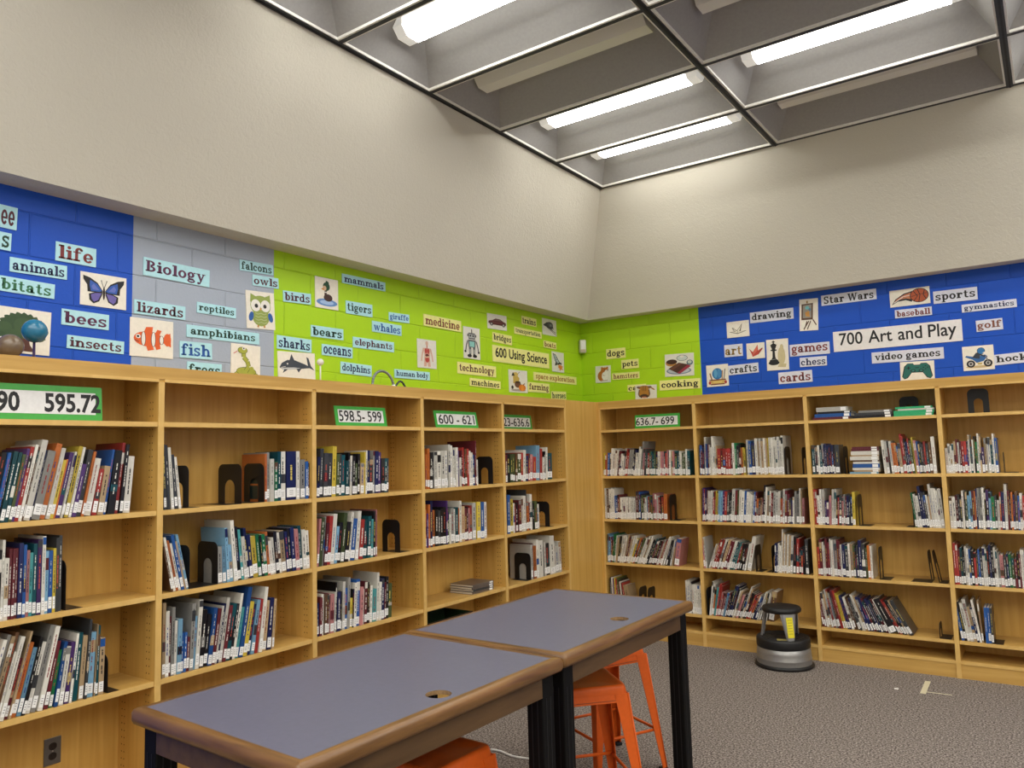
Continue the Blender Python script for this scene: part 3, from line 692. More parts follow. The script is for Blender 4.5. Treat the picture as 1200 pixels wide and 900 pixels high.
def d_train(p):
    d = (0.035, 0.035, 0.04)
    p.poly([(0.05, 0.60), (0.30, 0.78), (0.52, 0.84), (0.72, 0.74), (0.78, 0.42), (0.70, 0.30), (0.5, 0.40), (0.12, 0.55)], d); p.ell(0.55, 0.66, 0.2, 0.17, (0.07, 0.07, 0.08))
    p.poly([(0.5, 0.7), (0.66, 0.7), (0.66, 0.56), (0.5, 0.56)], (0.2, 0.22, 0.24)); p.line([(0.3, 0.48), (0.95, 0.08)], 0.03, d); p.line([(0.6, 0.36), (0.95, 0.2)], 0.03, d); p.ell(0.70, 0.40, 0.05, 0.05, (0.5, 0.5, 0.45))
def d_rocket(p):
    g = (0.35, 0.42, 0.44); p.poly([(0.06, 0.92), (0.30, 0.86), (0.62, 0.52), (0.66, 0.40), (0.46, 0.36), (0.22, 0.56)], K); p.poly([(0.12, 0.88), (0.30, 0.82), (0.58, 0.50), (0.48, 0.42), (0.26, 0.58)], g)
    p.ell(0.36, 0.66, 0.08, 0.06, K); p.ell(0.36, 0.66, 0.055, 0.04, (0.5, 0.55, 0.55)); p.poly([(0.6, 0.5), (0.8, 0.48), (0.74, 0.34)], K); p.poly([(0.28, 0.5), (0.22, 0.3), (0.44, 0.36)], K)
    o = (0.65, 0.2, 0.03); p.poly([(0.52, 0.38), (0.70, 0.36), (0.92, 0.3), (0.80, 0.24), (0.92, 0.12), (0.74, 0.16), (0.62, 0.06), (0.60, 0.2), (0.5, 0.22)], o)
def d_scare(p):
    p.ell(0.5, 0.1, 0.40, 0.05, (0.35, 0.33, 0.30)); p.poly([(0.22, 0.4), (0.22, 0.76), (0.40, 0.80), (0.56, 0.64), (0.52, 0.4)], (0.50, 0.36, 0.08)); p.ell(0.36, 0.80, 0.14, 0.10, (0.55, 0.42, 0.12))
    p.poly([(0.14, 0.72), (0.22, 0.9), (0.32, 0.74)], K); p.ell(0.46, 0.36, 0.17, 0.15, (0.14, 0.06, 0.04)); p.ell(0.47, 0.46, 0.14, 0.05, (0.05, 0.02, 0.015))
    p.ell(0.70, 0.22, 0.19, 0.15, (0.65, 0.18, 0.02)); p.ell(0.70, 0.22, 0.07, 0.15, (0.72, 0.26, 0.04)); p.line([(0.74, 0.34), (0.84, 0.42)], 0.04, (0.25, 0.1, 0.03)); p.ell(0.17, 0.22, 0.06, 0.08, (0.03, 0.02, 0.02))
    p.line([(0.5, 0.85), (0.58, 0.92)], 0.02, K)
def d_hamster(p):
    o = (0.42, 0.14, 0.02)
    p.ell(0.45, 0.40, 0.30, 0.32, o, rot=-20); p.ell(0.60, 0.72, 0.25, 0.18, o); p.ell(0.44, 0.86, 0.07, 0.07, o); p.ell(0.78, 0.86, 0.07, 0.07, o); p.ell(0.62, 0.38, 0.2, 0.26, WH); p.ell(0.74, 0.64, 0.12, 0.11, WH)
    p.ell(0.62, 0.76, 0.03, 0.03, K); p.ell(0.82, 0.72, 0.03, 0.03, K); p.ell(0.76, 0.67, 0.025, 0.02, (0.4, 0.1, 0.1)); p.line([(0.5, 0.45), (0.6, 0.40)], 0.03, o); p.line([(0.4, 0.12), (0.8, 0.12)], 0.05, (0.5, 0.4, 0.35))
def d_cakes(p):
    p.ell(0.48, 0.24, 0.43, 0.16, (0.16, 0.22, 0.30)); p.ell(0.48, 0.25, 0.38, 0.13, (0.45, 0.5, 0.55)); p.ell(0.22, 0.60, 0.19, 0.15, (0.45, 0.22, 0.06)); p.ell(0.24, 0.65, 0.19, 0.11, (0.05, 0.02, 0.012))
    p.poly([(0.12, 0.35), (0.48, 0.60), (0.80, 0.50), (0.42, 0.14)], (0.07, 0.025, 0.018)); p.poly([(0.42, 0.14), (0.80, 0.50), (0.90, 0.42), (0.52, 0.10)], (0.30, 0.03, 0.06)); p.poly([(0.16, 0.35), (0.48, 0.57), (0.6, 0.54), (0.26, 0.27)], (0.13, 0.05, 0.03))
    p.ell(0.6, 0.80, 0.19, 0.13, K); p.ell(0.6, 0.80, 0.175, 0.115, (0.55, 0.62, 0.60)); p.ell(0.6, 0.87, 0.06, 0.05, (0.75, 0.7, 0.65)); p.ell(0.86, 0.58, 0.11, 0.12, (0.10, 0.16, 0.2)); p.ell(0.86, 0.60, 0.07, 0.07, (0.5, 0.56, 0.5))
def d_tiger(p):
    o = (0.40, 0.18, 0.03); p.ell(0.42, 0.45, 0.27, 0.36, o); p.ell(0.42, 0.82, 0.30, 0.14, o); p.line([(0.72, 0.84), (0.9, 0.66)], 0.07, o)
    for s in (-1, 1): p.line([(0.42 + s * 0.22, 0.7), (0.42 + s * 0.26, 0.4), (0.42 + s * 0.2, 0.2)], 0.06, (0.16, 0.09, 0.05)); p.ell(0.42 + s * 0.26, 0.86, 0.10, 0.07, (0.16, 0.10, 0.07))
    for x in (0.34, 0.42, 0.5): p.line([(x, 0.94), (x, 0.6)], 0.025, (0.08, 0.04, 0.02))
    p.ell(0.42, 0.24, 0.2, 0.15, (0.06, 0.03, 0.02)); p.ell(0.42, 0.16, 0.13, 0.07, (0.42, 0.16, 0.10)); p.line([(0.3, 0.12), (0.54, 0.12)], 0.03, WH)
def d_crane(c, e):
    def f(p):
        p.poly([(0.10, 0.36), (0.48, 0.20), (0.90, 0.36), (0.62, 0.36), (0.70, 0.85), (0.46, 0.42), (0.22, 0.62), (0.36, 0.38)], e)
        p.poly([(0.18, 0.36), (0.48, 0.24), (0.80, 0.35), (0.56, 0.36), (0.66, 0.74), (0.46, 0.38), (0.28, 0.54), (0.40, 0.35)], c); p.line([(0.46, 0.24), (0.5, 0.38)], 0.015, e); p.line([(0.3, 0.42), (0.26, 0.62), (0.36, 0.56)], 0.02, e)
    return f
def d_redcrane(p):
    c = (0.48, 0.06, 0.04); p.poly([(0.14, 0.66), (0.34, 0.42), (0.62, 0.88), (0.64, 0.5), (0.86, 0.66), (0.9, 0.6), (0.66, 0.26), (0.32, 0.12), (0.28, 0.3)], c); p.poly([(0.36, 0.42), (0.60, 0.84), (0.60, 0.5), (0.34, 0.2)], (0.62, 0.14, 0.09)); p.line([(0.64, 0.3), (0.88, 0.66)], 0.03, (0.10, 0.05, 0.04))
def d_chess(p):
    p.ell(0.68, 0.45, 0.17, 0.3, (0.55, 0.48, 0.28)); p.ell(0.7, 0.74, 0.08, 0.09, (0.55, 0.48, 0.28)); p.poly([(0.5, 0.1), (0.55, 0.2), (0.9, 0.2), (0.85, 0.08)], (0.55, 0.48, 0.28))
    p.ell(0.33, 0.24, 0.25, 0.075, K); p.ell(0.33, 0.30, 0.2, 0.07, K); p.poly([(0.18, 0.30), (0.27, 0.42), (0.28, 0.64), (0.38, 0.64), (0.40, 0.42), (0.48, 0.30)], K); p.ell(0.33, 0.65, 0.15, 0.03, K)
    p.poly([(0.27, 0.66), (0.18, 0.82), (0.33, 0.88), (0.48, 0.82), (0.39, 0.66)], K); p.line([(0.33, 0.86), (0.33, 0.96)], 0.05, K); p.line([(0.26, 0.92), (0.40, 0.92)], 0.025, K); p.line([(0.2, 0.34), (0.42, 0.36)], 0.012, (0.3, 0.3, 0.3))
def d_craft(p):
    b_ = (0.03, 0.16, 0.40)
    p.ell(0.5, 0.58, 0.24, 0.26, b_); p.ell(0.42, 0.60, 0.08, 0.2, (0.10, 0.32, 0.55)); p.ell(0.58, 0.6, 0.08, 0.2, (0.06, 0.24, 0.5)); p.line([(0.78, 0.3), (0.86, 0.78)], 0.05, (0.2, 0.2, 0.2)); p.line([(0.70, 0.3), (0.74, 0.72)], 0.05, (0.35, 0.2, 0.1)); p.line([(0.24, 0.3), (0.16, 0.62)], 0.06, (0.25, 0.14, 0.08))
    p.poly([(0.16, 0.30), (0.84, 0.30), (0.78, 0.12), (0.22, 0.12)], (0.60, 0.42, 0.12)); p.line([(0.12, 0.30), (0.88, 0.30)], 0.05, (0.18, 0.05, 0.04)); p.line([(0.18, 0.1), (0.82, 0.1)], 0.05, (0.18, 0.05, 0.04)); p.ell(0.14, 0.18, 0.06, 0.08, (0.4, 0.06, 0.05)); p.ell(0.86, 0.18, 0.06, 0.08, (0.4, 0.06, 0.05)); p.line([(0.3, 0.2), (0.7, 0.2)], 0.04, (0.75, 0.6, 0.2))
def d_ball(p):
    o = (0.42, 0.09, 0.03)
    p.poly([(0.04, 0.12), (0.14, 0.45), (0.36, 0.74), (0.62, 0.86), (0.55, 0.2), (0.4, 0.34), (0.2, 0.3)], K); p.poly([(0.07, 0.2), (0.18, 0.45), (0.38, 0.68), (0.6, 0.78), (0.56, 0.34), (0.4, 0.44), (0.24, 0.4)], (0.55, 0.2, 0.1)); p.line([(0.1, 0.24), (0.34, 0.56), (0.6, 0.62)], 0.03, WH)
    p.ell(0.74, 0.54, 0.235, 0.42, K); p.ell(0.74, 0.54, 0.215, 0.385, o); p.line([(0.54, 0.5), (0.74, 0.6), (0.94, 0.64)], 0.025, K); p.line([(0.70, 0.92), (0.76, 0.56), (0.72, 0.16)], 0.02, K); p.line([(0.6, 0.82), (0.70, 0.5), (0.6, 0.24)], 0.02, K); p.line([(0.88, 0.84), (0.84, 0.56), (0.90, 0.3)], 0.02, K)
def d_pad(p):
    for c, e in ((K, 0.0), ((0.015, 0.13, 0.11), 0.025)):
        p.poly([(0.12 + e, 0.74 - e), (0.22, 0.90 - e), (0.38, 0.90 - e), (0.42, 0.82 - e), (0.58, 0.82 - e), (0.62, 0.90 - e), (0.78, 0.90 - e), (0.88 - e, 0.74 - e), (0.95 - e, 0.2), (0.88, 0.06 + e), (0.78 + e, 0.12 + e), (0.66, 0.40 + e), (0.34, 0.40 + e), (0.22 - e, 0.12 + e), (0.12, 0.06 + e), (0.05 + e, 0.2)], c)
    for x in (0.38, 0.62): p.ell(x, 0.5, 0.075, 0.075, K); p.ell(x, 0.5, 0.045, 0.045, (0.03, 0.2, 0.17))
    p.line([(0.19, 0.66), (0.31, 0.66)], 0.035, K); p.line([(0.25, 0.58), (0.25, 0.74)], 0.035, K)
    for dx, dy in ((0, 0.08), (0, -0.08), (0.06, 0), (-0.06, 0)): p.ell(0.75 + dx, 0.66 + dy, 0.022, 0.025, K)
    p.line([(0.44, 0.66), (0.56, 0.66)], 0.03, K)
def d_moto(p):
    b_ = (0.03, 0.12, 0.34); p.ell(0.5, 0.14, 0.42, 0.05, (0.55, 0.42, 0.22))
    for x in (0.25, 0.8): p.ell(x, 0.27, 0.14, 0.15, K); p.ell(x, 0.27, 0.08, 0.085, (0.45, 0.43, 0.42)); p.ell(x, 0.27, 0.04, 0.045, K)
    p.poly([(0.08, 0.56), (0.12, 0.62), (0.42, 0.54), (0.72, 0.62), (0.80, 0.54), (0.66, 0.36), (0.44, 0.30), (0.32, 0.44)], b_); p.poly([(0.30, 0.52), (0.44, 0.72), (0.58, 0.70), (0.54, 0.46)], (0.03, 0.04, 0.06)); p.line([(0.52, 0.66), (0.72, 0.54)], 0.06, (0.03, 0.04, 0.06)); p.line([(0.74, 0.56), (0.82, 0.28)], 0.04, (0.2, 0.2, 0.2))
    p.ell(0.60, 0.78, 0.13, 0.14, K); p.ell(0.60, 0.78, 0.115, 0.125, (0.03, 0.17, 0.42)); p.poly([(0.64, 0.70), (0.72, 0.74), (0.70, 0.66)], WH); p.poly([(0.46, 0.30), (0.62, 0.30), (0.6, 0.22), (0.48, 0.22)], (0.5, 0.4, 0.15))
def d_easel(p):
    wd = (0.10, 0.05, 0.03)
    for a, b_ in (((0.5, 0.3), (0.22, 0.04)), ((0.6, 0.3), (0.42, 0.04)), ((0.72, 0.34), (0.9, 0.16)), ((0.4, 0.3), (0.3, 0.1))): p.line([a, b_], 0.05, wd)
    p.poly([(0.10, 0.34), (0.12, 0.84), (0.74, 0.86), (0.72, 0.34)], wd); p.poly([(0.18, 0.40), (0.2, 0.80), (0.66, 0.82), (0.64, 0.40)], (0.28, 0.26, 0.22)); p.line([(0.42, 0.86), (0.42, 0.94)], 0.08, (0.3, 0.2, 0.05))
    p.ell(0.42, 0.72, 0.11, 0.055, (0.15, 0.45, 0.48)); p.poly([(0.3, 0.58), (0.52, 0.62), (0.56, 0.42), (0.34, 0.46)], (0.55, 0.26, 0.06)); p.ell(0.56, 0.66, 0.07, 0.05, (0.1, 0.2, 0.3))
PICS = [
 ('L', 'butterfly', d_butterfly, 1, (324, 475, 612), 1, (510, 508, 635), 'square picture card of a blue and black butterfly on the blue wall'),
 ('L', 'tree', d_tree, 0, (-5, 357.5, 411), 0, (58.5, 366.3, 417.5), 'picture card of a spreading green tree behind the two toy planets'),
 ('L', 'fish', d_clown, 1, (525, 660, 820), 1, (700, 685, 832), 'picture card of an orange fish with white stripes'),
 ('L', 'snake', d_snake, 2, (48, 625, 812), 2, (210, 645, 828), 'picture card of a coiled yellow-green snake'),
 ('L', 'owl', d_owl, 2, (133, 332, 540), 2, (290, 350, 555), 'picture card of a green owl with blue wings'),
 ('L', 'shark', d_shark, 2, (308, 668, 826), 2, (515, 685, 832), 'picture card of a dark grey whale-like shark under the sharks card'),
 ('L', 'duck', d_duck, 2, (515, 252, 425), 2, (643, 280, 445), 'picture card of a duck on a blue pond'),
 ('L', 'body', d_body, 3, (97, 297, 470), 3, (213, 310, 485), 'picture card of a human figure with red organs'),
 ('L', 'robot', d_robot, 3, (379, 218, 415), 3, (480, 240, 425), 'tall picture card of a standing grey robot'),
 ('L', 'car', d_car, 3, (525, 140, 232), 3, (643, 160, 250), 'picture card of a dark red car'),
 ('L', 'train', d_train, 3, (862, 170, 268), 3, (947, 188, 285), 'picture card of a black train engine'),
 ('L', 'rocket', d_rocket, 3, (921, 375, 495), 3, (993, 385, 508), 'picture card of a grey rocket with orange flame'),
 ('L', 'pumpkin', d_scare, 3, (657, 485, 622), 3, (770, 495, 630), 'picture card with a straw figure, basket and orange pumpkin'),
 ('R', 'hamster', d_hamster, 4, (195, 550, 685), 4, (317, 540, 678), 'picture card of an orange and white hamster'),
 ('R', 'tiger', d_tiger, 4, (520, 705, 825), 4, (692, 697, 818), 'picture card of a brown striped animal covering part of a word card'),
 ('R', 'cakes', d_cakes, 4, (758, 455, 635), 4, (993, 437, 622), 'picture card of a plate of cakes and doughnuts'),
 ('R', 'crane', d_crane((0.75, 0.72, 0.58), (0.10, 0.09, 0.06)), 5, (222, 412, 512), 5, (360, 397, 495), 'picture card of a white folded paper crane under the drawing card'),
 ('R', 'easel', d_easel, 5, (673, 270, 468), 5, (788, 262, 458), 'tall picture card of a painter easel'),
 ('R', 'red_crane', d_redcrane, 5, (345, 545, 640), 5, (457, 533, 633), 'picture card of a red folded paper crane beside the art card'),
 ('R', 'chess_king', d_chess, 5, (469, 520, 715), 5, (605, 512, 702), 'tall picture card of a black chess king'),
 ('R', 'craft', d_craft, 5, (97, 680, 815), 5, (232, 668, 803), 'picture card of a blue craft basket beside the crafts card'),
 ('R', 'basketball', d_ball, 6, (241, 232, 342), 6, (505, 198, 310), 'wide picture card of a flaming basketball'),
 ('R', 'controller', d_pad, 6, (310, 700, 823), 6, (535, 688, 812), 'picture card of a green game controller'),
 ('R', 'motorcycle', d_moto, 6, (722, 600, 760), 6, (928, 583, 745), 'picture card of a rider on a blue motorcycle'),
]
for side, key, fn, c0, L, c1, Rr, lab in PICS:
    u, z, w_, h, tl = card_place(side, c0, L, c1, Rr)
    M = card_frame(side, u, z, tl)
    if key == 'tiger': M = M @ Matrix.Translation((0, 0, CT + 0.001))
    b = MB(); b.box(-w_ / 2, -h / 2, 0, w_ / 2, h / 2, CT, flat(CREAM if c0 < 3 or c0 > 4 else (0.70, 0.69, 0.64), 0.35, 0, 0.5))
    o = b.build('picture_card', None, M); tag(o, lab, 'picture card', 'picture cards on the walls')
    p = Pic(w_, h); fn(p); p.b.build('drawing', o, recalc=False)

# call-number signs leaning on the top shelves
def shelf_sign(side, text, x0, x1, z, h, lean, label, rot=0, slab=False, tx=(0.08, 0.92), inner=(0.05, 0.95), back=0.03, gap=0.3):
    u0, u1 = px_u(side, x0, z, back), px_u(side, x1, z, back); wd = u1 - u0
    M = frame(side, (u0 + u1) / 2, z + 0.001, back) @ Matrix.Rotation(R(rot), 4, 'Z') @ Matrix.Rotation(R(-lean), 4, 'X')
    # local: x along, z up the sign, -y towards the viewer
    gm = flat((0.045, 0.36, 0.045), 0.35, 0, 0.5)
    b = MB(); b.box(-wd / 2, 0, 0, wd / 2, 0.003, h, gm)
    b.box(-0.02, 0.003, 0.004, 0.02, 0.010, h * 0.7, gm)
    o = b.build('shelf_sign', None, M); tag(o, label, 'sign', 'green bordered call-number signs on the top shelves')
    b = MB(); b.box(-wd / 2 + wd * inner[0], -0.0012, h * 0.18, -wd / 2 + wd * inner[1], 0, h * 0.82, flat((0.74, 0.74, 0.74), 0.35, 0, 0.5)); b.build('white_panel', o)
    sans_words(o, text, -wd / 2 + wd * tx[0], -wd / 2 + wd * tx[1], h * 0.22, h * 0.78, lambda x, y: (x, -0.0018, y), flat(INK['k'], 0.5), 0.03 if slab else 0.012, gap)
z1 = ZL[0]
shelf_sign('L', '590 595.72', -25, 120, z1, 0.150, 5, 'large green bordered sign reading 590 595.72 at the far left', slab=True, gap=1.1, tx=(0.04, 0.985), inner=(0.02, 0.94))
shelf_sign('L', '598.5- 599', 394, 454, z1, 0.122, 10, 'green bordered sign reading 598.5- 599', tx=(0.07, 0.90), inner=(0.06, 0.94))
shelf_sign('L', '600 - 621', 511, 561, z1, 0.122, 11, 'green bordered sign reading 600 - 621')
shelf_sign('L', '623-636.6', 582.5, 624, z1, 0.122, 6, 'green bordered sign ending in 636.6, partly hidden by the upright', back=0.13)
shelf_sign('R', '636.7- 699', 744, 797, z1, 0.120, 3, 'green bordered sign reading 636.7- 699 on the right wall', tx=(0.03, 0.88), inner=(0.03, 0.95))

# ---------------------------------------------------------------- books
BC = {'W': ('white', (0.62, 0.60, 0.54)), 'w': ('pale', (0.40, 0.39, 0.36)), 'G': ('grey', (0.24, 0.235, 0.22)), 'd': ('charcoal', (0.045, 0.048, 0.052)), 'k': ('black', (0.010, 0.010, 0.012)),
      'n': ('navy', (0.012, 0.018, 0.085)), 'b': ('blue', (0.02, 0.095, 0.33)), 'l': ('sky-blue', (0.18, 0.36, 0.52)), 't': ('teal', (0.006, 0.075, 0.095)), 'e': ('green', (0.015, 0.17, 0.06)),
      'g': ('olive', (0.07, 0.10, 0.035)), 'r': ('red', (0.36, 0.035, 0.03)), 'm': ('maroon', (0.12, 0.018, 0.025)), 'o': ('orange', (0.50, 0.14, 0.03)), 'y': ('yellow', (0.66, 0.50, 0.06)),
      'p': ('purple', (0.07, 0.03, 0.14)), 'i': ('pink', (0.48, 0.20, 0.20)), 'N': ('brown', (0.12, 0.06, 0.03)), 'a': ('tan', (0.46, 0.33, 0.19)), 'c': ('turquoise', (0.07, 0.32, 0.33)), 'u': ('grey-brown', (0.15, 0.12, 0.10))}
page_m = flat((0.66, 0.61, 0.50), 0.8)
tag_m = flat((0.84, 0.84, 0.83), 0.45)
ink_m = flat((0.02, 0.02, 0.02), 0.6)
_bm = {}
def book_mat(c, v):
    k = (c, v)
    if k not in _bm:
        col = BC[c][1]; f = ((1.0, 0.78, 1.15) if c in 'Ww' else (0.85, 0.62, 1.05))[v]
        _bm[k] = flat(tuple(min(0.9, q * f) for q in col), 0.28, 0.0, 0.5)
    return _bm[k]
LIGHTC = set('WwyaGilco')
def book_shapes(c, t, H, D, rng, mbs, M, flip):
    """spine at y=0, x from 0 to t (or -t to 0 when flip)"""
    x0, x1 = (-t, 0) if flip else (0, t)
    v = rng.choice((0, 0, 1, 2)); m_ = book_mat(c, v); e = min(0.0022, t * 0.18)
    A, B, C_, D_, E_ = mbs
    A.box(x0, 0, 0, x1, e, H, m_, M); A.box(x0, e, 0, x0 + e, D, H, m_, M); A.box(x1 - e, e, 0, x1, D, H, m_, M)
    B.box(x0 + e, e, 0.003, x1 - e, D - 0.004, H - 0.003, page_m, M)
    q = rng.random()
    lz = 0.006 + 0.014 * rng.random(); lh = 0.040 + 0.012 * rng.random(); ins = min(0.001, t * 0.06)
    if q < 0.9:
        C_.box(x0 + ins, -0.0007, lz, x1 - ins, 0, lz + lh, tag_m, M)
        if t > 0.008:
            for k in range(3):
                zz = lz + lh * (0.28 + 0.2 * k); wd = t * (0.16 + 0.1 * rng.random()); xm = (x0 + x1) / 2
                C_.box(xm - wd, -0.0009, zz, xm + wd, -0.0006, zz + 0.0018, ink_m, M)
    # title lettering strips and a coloured band or two printed along the spine
    tc = rng.choice([(0.72, 0.70, 0.64)] * 3 + [(0.62, 0.5, 0.12)] + [(0.5, 0.08, 0.05)]) if c not in LIGHTC else rng.choice([(0.02, 0.02, 0.025)] * 3 + [(0.25, 0.03, 0.03), (0.02, 0.05, 0.22)])
    if rng.random() < 0.35:
        o2 = rng.choice('WwndGktNdkaWmb'); hh = H * (0.08 + 0.22 * rng.random()); zb = rng.choice((H - hh - 0.004, H * 0.35)); hh = min(hh, 0.05)
        E_.box(x0 + 0.0002, -0.0004, zb, x1 - 0.0002, 0, zb + hh, book_mat(o2, 0), M)
    z = H * (0.30 + 0.12 * rng.random()); top = H * (0.72 + 0.2 * rng.random()); xm = (x0 + x1) / 2; hw = t * (0.06 + 0.09 * rng.random())
    tm = flat(tc, 0.5)
    while z < top:
        L = 0.006 + 0.016 * rng.random()
        D_.box(xm - hw * (0.6 + 0.4 * rng.random()), -0.0008, z, xm + hw * (0.6 + 0.4 * rng.random()), 0, min(z + L, top), tm, M)
        z += L + 0.003 + (0.012 if rng.random() < 0.25 else 0)

